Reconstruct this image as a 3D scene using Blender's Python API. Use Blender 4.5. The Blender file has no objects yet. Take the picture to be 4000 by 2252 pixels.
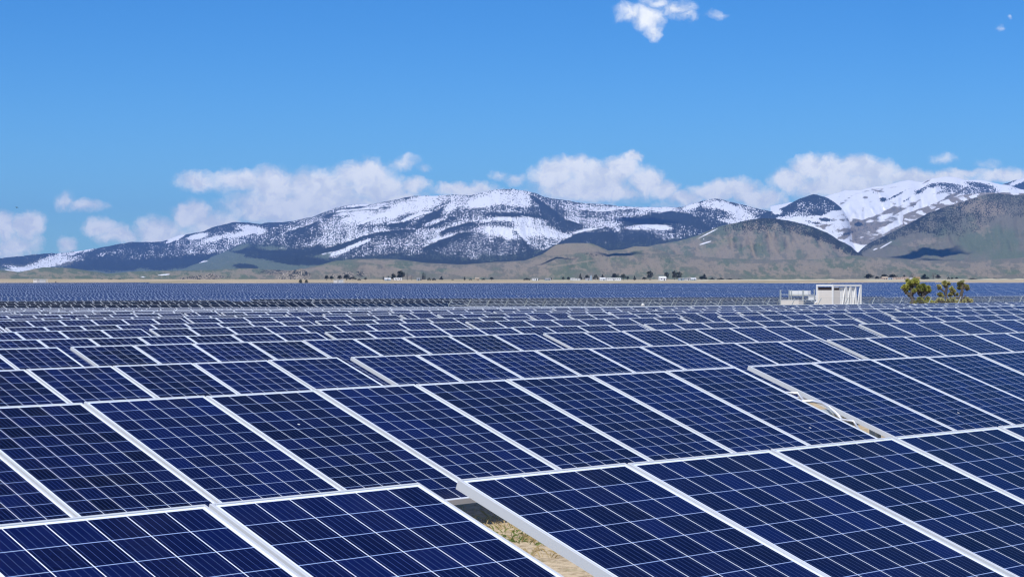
import bpy, bmesh, math, random
import numpy as np
from mathutils import Vector, Matrix, Euler

random.seed(7); rng = np.random.default_rng(7)
R = math.radians
SC = bpy.context.scene
COL = SC.collection

# ------------------------------------------------------------------ camera, sky, sun, exposure
CAMZ = 2.77                      # eye height above the sandy ground, metres
FPX = 7326.0                     # focal length in photo pixels (4000 x 2252)
cam = bpy.data.cameras.new('camera'); camo = bpy.data.objects.new('camera', cam); COL.objects.link(camo)
cam.lens = 36.0 * FPX / 4000.0; cam.sensor_width = 36.0
cam.clip_start = 0.1; cam.clip_end = 60000
camo.location = (0, 0, CAMZ); camo.rotation_euler = (R(90.05), 0, 0)
SC.camera = camo

SUN_EL, SUN_AZ = R(52), R(195)   # azimuth clockwise from +Y (the view direction)
SUNV = Vector((math.sin(SUN_AZ) * math.cos(SUN_EL), math.cos(SUN_AZ) * math.cos(SUN_EL), math.sin(SUN_EL)))
sl = bpy.data.lights.new('sun', 'SUN'); slo = bpy.data.objects.new('sun', sl); COL.objects.link(slo)
sl.energy = 4.7; sl.angle = R(0.53); sl.color = (1.0, 0.965, 0.91)
slo.rotation_euler = SUNV.to_track_quat('Z', 'Y').to_euler()
slo.location = (0, -50, 80)

SC.view_settings.view_transform = 'Standard'; SC.view_settings.look = 'None'
SC.view_settings.exposure = 0.0; SC.view_settings.gamma = 1.0; SC.view_settings.use_curve_mapping = False
SC.render.engine = 'CYCLES'
SC.cycles.use_denoising = True
SC.cycles.max_bounces = 6; SC.cycles.volume_bounces = 0; SC.cycles.transparent_max_bounces = 12
SC.cycles.filter_width = 1.3


class NT:
    """small node-tree helper"""
    def __init__(s, tree): s.t = tree; tree.nodes.clear()
    def n(s, typ, ins=None, **kw):
        nd = s.t.nodes.new(typ)
        for k, v in kw.items(): setattr(nd, k, v)
        for k, v in (ins or {}).items():
            sock = nd.inputs[k]
            if isinstance(v, bpy.types.NodeSocket): s.t.links.new(v, sock)
            else: sock.default_value = v
        return nd
    def m(s, op, a, b=0.0, c=0.0, clamp=False):
        return s.n('ShaderNodeMath', {0: a, 1: b, 2: c}, operation=op, use_clamp=clamp).outputs[0]
    def vm(s, op, a, b=(0, 0, 0)):
        nd = s.n('ShaderNodeVectorMath', {0: a, 1: b}, operation=op)
        return nd.outputs['Value'] if op in ('LENGTH', 'DOT_PRODUCT') else nd.outputs[0]
    def mix(s, f, a, b, blend='MIX'):
        nd = s.n('ShaderNodeMix', data_type='RGBA', blend_type=blend)
        for k, v in ((0, f), (6, a), (7, b)):
            if isinstance(v, bpy.types.NodeSocket): s.t.links.new(v, nd.inputs[k])
            else: nd.inputs[k].default_value = v if k == 0 else tuple(v) + ((1,) if len(v) == 3 else ())
        return nd.outputs[2]
    def ss(s, x, lo, hi):
        return s.n('ShaderNodeMapRange', {0: x, 1: lo, 2: hi, 3: 0.0, 4: 1.0}, interpolation_type='SMOOTHSTEP').outputs[0]
    def noise(s, vec, scale, detail=3.0, rough=0.55, dim='3D'):
        return s.n('ShaderNodeTexNoise', {'Vector': vec, 'Scale': scale, 'Detail': detail, 'Roughness': rough}, noise_dimensions=dim).outputs[0]
    def combine(s, x, y, z=0.0):
        return s.n('ShaderNodeCombineXYZ', {0: x, 1: y, 2: z}).outputs[0]
    def sep(s, v):
        return s.n('ShaderNodeSeparateXYZ', {0: v}).outputs


# clouds of the sky: centre x, y, half width, half height (thousandths of the photo, as directions from the place), weight
CLOUDS = [
    (.02, .88, .07, .07, 1), (.105, .875, .062, .068, 1.1), (.06, .95, .12, .05, .8), (.02, .99, .16, .05, .5),
    (.255, .785, .055, .04, .55), (.34, .80, .10, .032, .55), (.26, .95, .04, .035, .7),
    (.40, .885, .09, .042, .85), (.47, .92, .12, .05, .8), (.62, .90, .12, .07, .9), (.75, .83, .085, .062, 1.1), (.84, .88, .13, .07, .9), (.70, .93, .2, .05, .8),
    (.78, .70, .11, .05, .75), (.93, .70, .13, .055, .85), (1.07, .72, .15, .08, .95), (1.10, .81, .26, .09, .9), (1.26, .74, .19, .10, 1.05), (1.42, .675, .13, .065, 1.2),
    (1.48, .73, .13, .07, 1.05), (1.60, .715, .07, .035, .8), (1.30, .82, .32, .08, .9), (1.56, .77, .12, .05, .8),
    (1.58, .628, .07, .035, .52), (1.66, .65, .03, .02, .35), (1.95, .675, .05, .028, .42), (1.80, .735, .13, .035, 1.0), (1.88, .74, .10, .04, .9), (2.02, .69, .05, .03, .5),
    (2.16, .685, .11, .07, 1.05), (2.24, .65, .09, .055, 1.0), (2.34, .69, .14, .07, 1.1), (2.43, .655, .08, .06, 1.1), (2.475, .61, .045, .03, .95), (2.52, .70, .09, .065, 1.0), (2.28, .735, .24, .05, 1.0), (2.40, .755, .17, .035, .7),
    (2.60, .735, .065, .05, .95), (2.68, .765, .11, .035, .8), (2.80, .745, .12, .045, 1.0), (2.89, .73, .10, .045, 1.05), (2.96, .765, .14, .05, .9), (2.75, .79, .25, .03, .5), (2.35, .79, .25, .025, .3),
    (3.08, .695, .09, .055, 1.0), (3.17, .645, .09, .055, 1.1), (3.25, .66, .12, .06, 1.1), (3.35, .645, .09, .055, 1.05), (3.42, .67, .11, .05, 1.0), (3.30, .72, .28, .06, 1.0), (3.55, .685, .14, .04, .95),
    (3.70, .69, .13, .04, .95), (3.78, .665, .08, .025, .8), (3.92, .68, .13, .04, .95), (4.05, .68, .1, .045, .9), (3.69, .612, .07, .03, .34), (3.86, .635, .09, .028, .30),
    (2.465, .045, .085, .045, .62), (2.535, .062, .075, .055, .78), (2.552, .112, .045, .045, .60), (2.64, .03, .085, .04, .56), (2.68, .055, .06, .025, .42), (2.57, .0, .07, .03, .5), (2.80, .052, .055, .02, .38),
    (3.91, .10, .025, .02, .25), (3.955, .06, .015, .015, .25),
]

def build_world():
    w = bpy.data.worlds.new('World'); SC.world = w; w.use_nodes = True
    g = NT(w.node_tree)
    sky = g.n('ShaderNodeTexSky', sky_type='NISHITA', sun_disc=False, sun_elevation=SUN_EL, sun_rotation=SUN_AZ,
              altitude=900, air_density=1.0, dust_density=0.35, ozone_density=2.2)
    hs = g.n('ShaderNodeHueSaturation', {'Hue': 0.502, 'Saturation': 1.16, 'Value': 1.0, 'Color': sky.outputs[0]})
    d = g.sep(g.n('ShaderNodeTexCoord').outputs['Generated'])
    skyc = g.mix(1.0, hs.outputs[0], g.mix(g.ss(d[2], .03, .17), SKY_LOW, SKY_TINT), 'MULTIPLY')
    yy = g.m('MAXIMUM', d[1], 0.05)
    U = g.m('MULTIPLY_ADD', g.m('DIVIDE', d[0], yy), FPX / 1000, 2.0)
    V = g.m('MULTIPLY_ADD', g.m('DIVIDE', d[2], yy), -FPX / 1000, 1.126)
    P = g.combine(U, V)
    n1 = g.n('ShaderNodeTexNoise', {'Vector': P, 'Scale': 9.0, 'Detail': 5.0, 'Roughness': .6}).outputs[1]
    P2 = g.vm('ADD', P, g.vm('MULTIPLY', g.vm('SUBTRACT', n1, (.5, .5, .5)), (.11, .09, 0)))
    acc = None; shade = None
    for cx, cy, rx, ry, wt in CLOUDS:
        q = g.vm('MULTIPLY', g.vm('SUBTRACT', P2, (cx, cy, 0)), (1 / (rx * 1.22), 1 / (ry * 1.22), 0))
        v = g.m('MULTIPLY', g.m('SUBTRACT', 1.0, g.vm('LENGTH', q), clamp=True), wt)
        acc = v if acc is None else g.m('MAXIMUM', acc, v)
    fb = g.noise(P2, 16.0, 6.0, .62)
    fine = g.noise(P2, 45.0, 5.0, .65)
    dens = g.m('MULTIPLY_ADD', g.m('SUBTRACT', fb, .5), .60, acc)
    dens = g.m('MULTIPLY_ADD', g.m('SUBTRACT', fine, .5), .15, dens)
    al = g.m('MULTIPLY', g.ss(dens, .0, .62), .97)
    al = g.m('MULTIPLY', al, g.ss(d[1], .15, .4))
    al = g.m('MULTIPLY', al, g.ss(acc, .03, .16))
    # thick bodies greyer-lavender, upper sunlit billows whiter
    up = g.noise(g.vm('ADD', P2, (0, -.03, 0)), 10.0, 4.0, .55)
    lit = g.ss(g.m('ADD', g.m('SUBTRACT', fb, up), g.m('MULTIPLY', g.m('SUBTRACT', fine, .5), .18)), -.20, .15)
    cc = g.mix(lit, CLOUD_LO, CLOUD_HI)
    out = g.mix(al, skyc, cc)
    bg = g.n('ShaderNodeBackground', {'Color': out, 'Strength': SKY_STR})
    g.t.links.new(bg.outputs[0], g.n('ShaderNodeOutputWorld').inputs[0])
    w.cycles.sampling_method = 'MANUAL'; w.cycles.sample_map_resolution = 512

SKY_STR = 0.10
SKY_TINT = (0.29, 0.74, 1.19); SKY_LOW = (0.44, 0.83, 1.22)
CLOUD_LO = (8.4, 9.1, 10.2); CLOUD_HI = (11.2, 11.5, 11.8)
build_world()

# ------------------------------------------------------------------ general helpers
def px(x, y, Y):
    """point at depth Y along the direction seen at photo pixel x, y"""
    return ((x - 2000) / FPX * Y, Y, (1126 - y) / FPX * Y + CAMZ)

def mesh(name, verts, faces, mats=(), uv=None, mi=None, smooth=False):
    me = bpy.data.meshes.new(name)
    me.from_pydata([tuple(v) for v in verts], [], [tuple(f) for f in faces])
    for m in mats: me.materials.append(m)
    if mi is not None: me.polygons.foreach_set('material_index', np.asarray(mi, dtype=np.int32))
    if uv is not None:
        l = me.uv_layers.new(name='UVMap'); l.data.foreach_set('uv', np.asarray(uv, dtype=np.float32).ravel())
    if smooth: me.polygons.foreach_set('use_smooth', np.ones(len(me.polygons), dtype=bool))
    me.update(); return me

def obj(name, me, parent=None, loc=(0, 0, 0), rot=(0, 0, 0), scale=(1, 1, 1)):
    o = bpy.data.objects.new(name, me); COL.objects.link(o)
    o.parent = parent; o.location = loc; o.rotation_euler = rot; o.scale = scale
    return o

def tag(o, label=None, cat=None, group=None, kind=None):
    if label: o['label'] = label
    if cat: o['category'] = cat
    if group: o['group'] = group
    if kind: o['kind'] = kind
    return o

class MB:
    """collects boxes, bars and tubes into one mesh"""
    def __init__(s): s.v = []; s.f = []; s.mi = []
    def add(s, vs, fs, mi=0):
        b = len(s.v); s.v += [tuple(v) for v in vs]; s.f += [tuple(b + i for i in f) for f in fs]; s.mi += [mi] * len(fs)
    def box(s, x0, x1, y0, y1, z0, z1, mi=0):
        s.add([(x0, y0, z0), (x1, y0, z0), (x1, y1, z0), (x0, y1, z0), (x0, y0, z1), (x1, y0, z1), (x1, y1, z1), (x0, y1, z1)],
              [(0, 3, 2, 1), (4, 5, 6, 7), (0, 1, 5, 4), (1, 2, 6, 5), (2, 3, 7, 6), (3, 0, 4, 7)], mi)
    def bar(s, a, b, w, h=None, mi=0):
        a = Vector(a); b = Vector(b); d = (b - a).normalized(); h = h or w
        up = Vector((0, 0, 1)) if abs(d.z) < .9 else Vector((1, 0, 0))
        sx = d.cross(up).normalized() * w / 2; sy = sx.cross(d).normalized() * h / 2
        vs = [p + i * sx + j * sy for p in (a, b) for i, j in ((-1, -1), (1, -1), (1, 1), (-1, 1))]
        s.add(vs, [(0, 3, 2, 1), (4, 5, 6, 7), (0, 1, 5, 4), (1, 2, 6, 5), (2, 3, 7, 6), (3, 0, 4, 7)], mi)
    def tube(s, pts, rad, n=8, mi=0):
        pts = [Vector(p) for p in pts]; rad = rad if hasattr(rad, '__len__') else [rad] * len(pts)
        b = len(s.v)
        for i, p in enumerate(pts):
            d = (pts[min(i + 1, len(pts) - 1)] - pts[max(i - 1, 0)]).normalized()
            up = Vector((0, 0, 1)) if abs(d.z) < .9 else Vector((1, 0, 0))
            sx = d.cross(up).normalized(); sy = sx.cross(d).normalized()
            for j in range(n):
                t = 2 * math.pi * j / n; s.v.append(tuple(p + (sx * math.cos(t) + sy * math.sin(t)) * rad[i]))
        for i in range(len(pts) - 1):
            for j in range(n):
                s.f.append((b + i * n + j, b + i * n + (j + 1) % n, b + (i + 1) * n + (j + 1) % n, b + (i + 1) * n + j)); s.mi.append(mi)
        s.f.append(tuple(b + j for j in reversed(range(n)))); s.mi.append(mi)
        s.f.append(tuple(b + (len(pts) - 1) * n + j for j in range(n))); s.mi.append(mi)
    def me(s, name, *mats, smooth=False):
        return mesh(name, s.v, s.f, mats, mi=s.mi, smooth=smooth)

def hash2(ix, iy, seed):
    h = (ix.astype(np.int64) * 374761393 + iy.astype(np.int64) * 668265263 + seed * 974634777) & 0xffffffff
    h = ((h ^ (h >> 13)) * 1274126177) & 0xffffffff
    return ((h ^ (h >> 16)) & 0xffff) / 65535.0

def vnoise(x, y, seed=0):
    x = np.asarray(x, float); y = np.asarray(y, float)
    ix = np.floor(x); iy = np.floor(y); fx = x - ix; fy = y - iy
    fx = fx * fx * fx * (fx * (fx * 6 - 15) + 10); fy = fy * fy * fy * (fy * (fy * 6 - 15) + 10)
    a = hash2(ix, iy, seed); b = hash2(ix + 1, iy, seed); c = hash2(ix, iy + 1, seed); d = hash2(ix + 1, iy + 1, seed)
    return (a * (1 - fx) + b * fx) * (1 - fy) + (c * (1 - fx) + d * fx) * fy

def fbm(x, y, seed=0, octv=4, gain=.5):
    s = 0; a = 1; t = 0
    for o in range(octv):
        s = s + a * (vnoise(x, y, seed + o * 17) - .5); t += a * .5; a *= gain; x = x * 2.03 + 5.1; y = y * 2.03 + 9.7
    return s / t

def ridged(x, y, seed=0, octv=3):
    s = 0; a = 1; t = 0
    for o in range(octv):
        s = s + a * (1 - 2 * np.abs(vnoise(x, y, seed + o * 31) - .5)); t += a; a *= .5; x = x * 2.1 + 3.3; y = y * 2.1 + 7.9
    return s / t - .5

def sstep(x, lo, hi):
    t = np.clip((x - lo) / (hi - lo), 0, 1); return t * t * (3 - 2 * t)

# ------------------------------------------------------------------ materials
def mat(name):
    m = bpy.data.materials.new(name); m.use_nodes = True
    return m, NT(m.node_tree)

def finish(g, bsdf):
    g.t.links.new(bsdf.outputs[0], g.n('ShaderNodeOutputMaterial').inputs[0])

def simple(name, col, rough=.6, metal=0.0, var=.12, scale=3.0, spec=.4):
    m, g = mat(name)
    tc = g.n('ShaderNodeTexCoord').outputs['Object']
    n = g.noise(tc, scale, 4.0, .6)
    c = g.mix(n, [v * (1 - var) for v in col], [min(1, v * (1 + var)) for v in col])
    finish(g, g.n('ShaderNodeBsdfPrincipled', {'Base Color': c, 'Roughness': rough, 'Metallic': metal, 'Specular IOR Level': spec}))
    return m

M = {}
M['frame'] = simple('anodised_aluminium', (.56, .58, .60), .38, .0, .05, 2.0, .5)
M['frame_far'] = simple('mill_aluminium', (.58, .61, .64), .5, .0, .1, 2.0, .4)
M['steel'] = simple('galvanised_steel', (.42, .46, .47), .5, .3, .15, 6.0)
M['post_grey'] = simple('weathered_zinc', (.27, .30, .31), .6, .2, .15, 6.0)
M['backsheet'] = simple('backsheet', (.55, .55, .54), .7)
M['white_paint'] = simple('white_paint', (.74, .74, .73), .5, 0, .05, .8)
M['cream_paint'] = simple('cream_paint', (.66, .62, .57), .55, 0, .06, 1.2)
M['dark_slot'] = simple('dark_slot', (.03, .02, .022), .6)
M['grey_metal'] = simple('grey_metal', (.36, .38, .39), .45, .3)
M['black_cable'] = simple('black_cable', (.02, .02, .02), .5)
M['silver'] = simple('silver_conduit', (.72, .73, .75), .3, .5)
M['bird'] = simple('feathers', (.03, .028, .026), .8)

def glass_mat(name, dark, light, line, bus, bb, spec=.22, rough=.09, busfac=1.0, tone=.5):
    m, g = mat(name)
    uv = g.sep(g.n('ShaderNodeUVMap').outputs[0]); u, v = uv[0], uv[1]
    oi = g.n('ShaderNodeObjectInfo').outputs['Random']
    def dist(x):   # distance to the nearest whole number
        return g.m('SUBTRACT', .5, g.m('ABSOLUTE', g.m('SUBTRACT', g.m('FRACT', x), .5)))
    lu = g.m('LESS_THAN', dist(u), .0135); lv = g.m('LESS_THAN', dist(v), .0100)
    edge = g.m('MAXIMUM', g.m('GREATER_THAN', g.m('ABSOLUTE', g.m('SUBTRACT', u, 3.0)), 2.99),
               g.m('GREATER_THAN', g.m('ABSOLUTE', g.m('SUBTRACT', v, 6.0)), 5.99))
    cell = g.combine(g.m('FLOOR', u), g.m('FLOOR', v), g.m('MULTIPLY', oi, 97.0))
    wn = g.n('ShaderNodeTexWhiteNoise', {'Vector': cell}, noise_dimensions='3D').outputs[0]
    crystal = g.n('ShaderNodeTexVoronoi', {'Vector': g.n('ShaderNodeUVMap').outputs[0], 'Scale': 7.0}).outputs['Color']
    cr = g.sep(crystal)[0]
    pt = g.m('FRACT', g.m('MULTIPLY', oi, 13.7))
    f = g.m('ADD', g.m('MULTIPLY', g.m('POWER', wn, 1.6), .62), g.m('ADD', g.m('MULTIPLY', pt, tone), g.m('MULTIPLY', cr, .16)), clamp=True)
    c = g.mix(f, dark, light)
    bm = g.m('LESS_THAN', dist(g.m('MULTIPLY_ADD', u, 5.0, .5)), .026)
    c = g.mix(g.m('MULTIPLY', bm, busfac), c, bus)
    c = g.mix(lv, c, bb)
    c = g.mix(g.m('MAXIMUM', lu, edge), c, line)
    # dust: a faint pale film, heavier towards the lower edge
    dn = g.noise(g.n('ShaderNodeTexCoord').outputs['Object'], 2.2, 5.0, .65)
    c = g.mix(g.m('MULTIPLY_ADD', g.ss(dn, .42, .8), .010, g.m('MULTIPLY', g.ss(v, 1.2, -.1), .022)), c, (.5, .45, .38))
    vo = g.n('ShaderNodeTexVoronoi', {'Vector': g.vm('ADD', g.n('ShaderNodeTexCoord').outputs['Object'], g.combine(g.m('MULTIPLY', oi, 50.0), 0.0)), 'Scale': 1.3})
    dr = g.m('MULTIPLY', g.m('LESS_THAN', vo.outputs['Distance'], .016), g.m('GREATER_THAN', g.sep(vo.outputs['Color'])[0], .62))
    c = g.mix(dr, c, (.75, .74, .70))              # bird droppings here and there
    finish(g, g.n('ShaderNodeBsdfPrincipled', {'Base Color': c, 'Roughness': rough, 'Specular IOR Level': spec, 'IOR': 1.45}))
    return m

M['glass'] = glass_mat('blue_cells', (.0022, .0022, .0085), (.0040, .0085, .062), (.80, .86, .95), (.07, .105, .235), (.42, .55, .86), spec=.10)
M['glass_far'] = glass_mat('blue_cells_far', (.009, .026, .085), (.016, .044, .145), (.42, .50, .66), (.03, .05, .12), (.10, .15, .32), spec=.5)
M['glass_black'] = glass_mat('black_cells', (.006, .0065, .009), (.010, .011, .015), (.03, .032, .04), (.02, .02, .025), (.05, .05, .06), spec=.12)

# ground: sand, dry grass, dirt
def ground_mat():
    m, g = mat('sandy_ground')
    P = g.n('ShaderNodeTexCoord').outputs['Object']
    big = g.noise(P, .012, 5.0, .6); mid = g.noise(P, .35, 5.0, .65); fine = g.noise(P, 9.0, 5.0, .7); grit = g.noise(P, 60.0, 3.0, .7)
    c = g.mix(mid, (.50, .39, .25), (.70, .575, .40))
    c = g.mix(g.ss(fine, .40, .70), c, (.30, .225, .135))
    c = g.mix(g.m('MULTIPLY', g.ss(g.noise(P, 1.3, 5.0, .7), .54, .68), .6), c, (.22, .22, .085))
    c = g.mix(g.m('MULTIPLY', g.ss(grit, .55, .75), .5), c, (.62, .53, .40))
    c = g.mix(g.m('MULTIPLY', g.ss(big, .42, .62), .55), c, (.25, .225, .115))
    # far scrub specks
    sp = g.noise(P, .11, 3.0, .7)
    c = g.mix(g.m('MULTIPLY', g.ss(sp, .60, .66), .55), c, (.14, .13, .07))
    b = g.n('ShaderNodeBump', {'Strength': .6, 'Distance': .03, 'Height': g.m('ADD', fine, g.m('MULTIPLY', grit, .4))}).outputs[0]
    finish(g, g.n('ShaderNodeBsdfPrincipled', {'Base Color': c, 'Roughness': .95, 'Specular IOR Level': .1, 'Normal': b}))
    return m
M['ground'] = ground_mat()

# hillsides: attribute cover = (snow cover, tree density, green grass, bare tan)
def hill_mat(name, scale=1.0, streak=0.0, rock=0.0):
    m, g = mat(name)
    at = g.n('ShaderNodeAttribute', attribute_name='cover')
    a = g.sep(at.outputs['Vector']); snow, tree, green = a[0], a[1], a[2]; tan = at.outputs['Alpha']
    UV = g.n('ShaderNodeUVMap').outputs[0]
    # ground below
    n1 = g.noise(UV, 1.6 * scale, 6.0, .65); n2 = g.noise(UV, 7.0 * scale, 6.0, .72); n3 = g.noise(UV, 22 * scale, 3.0, .6)
    c = g.mix(n2, (.140, .137, .107), (.205, .193, .150))
    gn = g.ss(g.m('ADD', g.m('MULTIPLY', green, 1.2), g.m('SUBTRACT', n1, .85)), -.25, .4)
    c = g.mix(g.m('MULTIPLY', gn, .68), c, (.098, .148, .088))
    tn = g.ss(g.m('ADD', tan, g.m('SUBTRACT', n2, .72)), .0, .16)
    c = g.mix(g.m('MULTIPLY', tn, .55), c, (.34, .275, .20))
    if rock:
        vr = g.n('ShaderNodeTexVoronoi', {'Vector': UV, 'Scale': 16.0 * scale}).outputs['Distance']
        c = g.mix(g.m('MULTIPLY', g.ss(vr, .5, .2), rock), c, (.46, .40, .32))
    c = g.mix(g.m('MULTIPLY', g.ss(n3, .56, .70), .42), c, (.33, .275, .20))
    c = g.mix(g.m('MULTIPLY', g.ss(g.noise(UV, 34 * scale, 2.0, .5), .60, .68), .7), c, (.05, .052, .042))
    # snow
    sv = UV
    if streak:
        sv = g.n('ShaderNodeMapping', {'Vector': UV, 'Rotation': (0, 0, R(-28)), 'Scale': (.35, 1.6, 1)}).outputs[0]
    sn = g.m('ADD', g.m('MULTIPLY', g.noise(sv, 7.0 * scale, 5.0, .65), .75), g.m('MULTIPLY', g.noise(UV, 2.0, 3.0, .5), .25))
    sm = g.ss(g.m('ADD', snow, g.m('SUBTRACT', sn, .5)), .42, .58)
    c = g.mix(sm, c, (.86, .87, .90))
    # trees and brush, dark crowns over the snow, in clumps
    t1 = g.noise(UV, 21.0 * scale, 2.0, .5); t2 = g.noise(UV, 5.0 * scale, 3.0, .6)
    gul = g.noise(g.n('ShaderNodeMapping', {'Vector': UV, 'Rotation': (0, 0, R(14)), 'Scale': (3.2, .8, 1)}).outputs[0], 1.4, 4.0, .6)
    var = g.m('ADD', g.m('MULTIPLY', g.m('SUBTRACT', g.noise(UV, 1.5, 4.0, .6), .5), .34), g.m('MULTIPLY', g.m('SUBTRACT', gul, .5), .65))
    room = g.m('MULTIPLY_ADD', g.m('MULTIPLY', tree, g.m('SUBTRACT', 1.0, tree)), 3.4, .10)
    tree = g.m('MULTIPLY_ADD', var, room, tree)
    tv = g.m('ADD', g.m('MULTIPLY', t1, .78), g.m('MULTIPLY', t2, .22))
    # map density 0..1 to a threshold on the noise (roughly gaussian around .5)
    th = g.m('MULTIPLY_ADD', tree, -.46, .73)
    tm = g.ss(g.m('SUBTRACT', tv, th), -.045, .055)
    tm = g.m('MULTIPLY', tm, g.ss(a[1], .0, .02))
    tc = g.mix(g.noise(UV, 30 * scale, 2.0), (.012, .017, .016), (.035, .042, .034))
    c = g.mix(tm, c, tc)
    finish(g, g.n('ShaderNodeBsdfPrincipled', {'Base Color': c, 'Roughness': .9, 'Specular IOR Level': .12}))
    return m

# ------------------------------------------------------------------ the lie of the land
A_ROW = R(45.756)
CA, SA = math.cos(A_ROW), math.sin(A_ROW)
NV = np.array([-CA, SA]); UVc = np.array([SA, CA])          # across the rows (away from the camera), along the rows

def ds(x, y): return -CA * x + SA * y, SA * x + CA * y
def xy(d, s): return -CA * d + SA * s, SA * d + CA * s

def top_near(d, s):
    """height of the panels' upper edge over the near field, relative to the eye"""
    d = np.clip(d, 0, 122); s = np.clip(s, -5, 106)
    return -.8475 - .001677 * d + .007587 * s + .00000888 * d * d - .00010935 * d * s + .0000005 * s * s

def far_ground(r):
    """valley floor height relative to the eye, rising towards the mountains"""
    r = np.asarray(r, float)
    z = -3.12 + .0067 * np.where(r < 330, 0, np.where(r < 530, (r - 330) ** 2 / 400, r - 430))
    return z + .0075 * np.clip(r - 1400, 0, 450)

def ground_z(x, y):
    x = np.asarray(x, float); y = np.asarray(y, float)
    d, s = ds(x, y); r = np.hypot(x, y)
    near = top_near(d, s) - 1.92
    w = sstep(d, 118, 134)
    w = np.maximum(w, sstep(s, 130, 240))
    return CAMZ + near * (1 - w) + far_ground(r) * w

def build_ground():
    rr = np.concatenate([[0], np.geomspace(3, 16500, 210)])
    th = np.concatenate([np.linspace(-180, -24, 40)[:-1], np.linspace(-24, 24, 161), np.linspace(24, 180, 40)[1:-1]])
    T, Rr = np.meshgrid(np.radians(th), rr[1:])
    X = Rr * np.sin(T); Y = Rr * np.cos(T); Z = ground_z(X, Y)
    far = Rr > 2600; Z = np.where(far, Z - (Rr - 2600) * .004, Z)
    Z = Z + .02 * fbm(X * .8, Y * .8, 3, 3) * (Rr < 60) + np.clip((Rr - 1350) / 400, 0, 1) * .8 * fbm(X / 60, Y / 60, 4, 3)
    nr, nt = X.shape
    V = [(0, 0, float(ground_z(0, 0)))] + list(zip(X.ravel(), Y.ravel(), Z.ravel()))
    F = [(0, 1 + (j + 1) % nt, 1 + j) for j in range(nt)]
    for i in range(nr - 1):
        for j in range(nt):
            k = (j + 1) % nt
            F.append((1 + i * nt + j, 1 + i * nt + k, 1 + (i + 1) * nt + k, 1 + (i + 1) * nt + j))
    o = obj('ground', mesh('ground', V, F, [M['ground']], smooth=True)); tag(o, kind='structure')
build_ground()

# ------------------------------------------------------------------ hills and mountains
def blobs(X, Y, lst, base, soft=.55):
    """blend a list of (x, y, rx, ry, rot degrees, value) patches of plant or snow cover over a base value"""
    out = np.array(base, float) * np.ones_like(X)
    for x, y, rx, ry, rot, val in lst:
        c, s = math.cos(R(rot)), math.sin(R(rot))
        dx = X - x; dy = Y - y
        q = np.hypot((dx * c + dy * s) / rx, (-dx * s + dy * c) / ry)
        w = 1 - sstep(q, 1 - soft, 1 + soft * .6)
        out = out * (1 - w) + val * w
    return out

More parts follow.
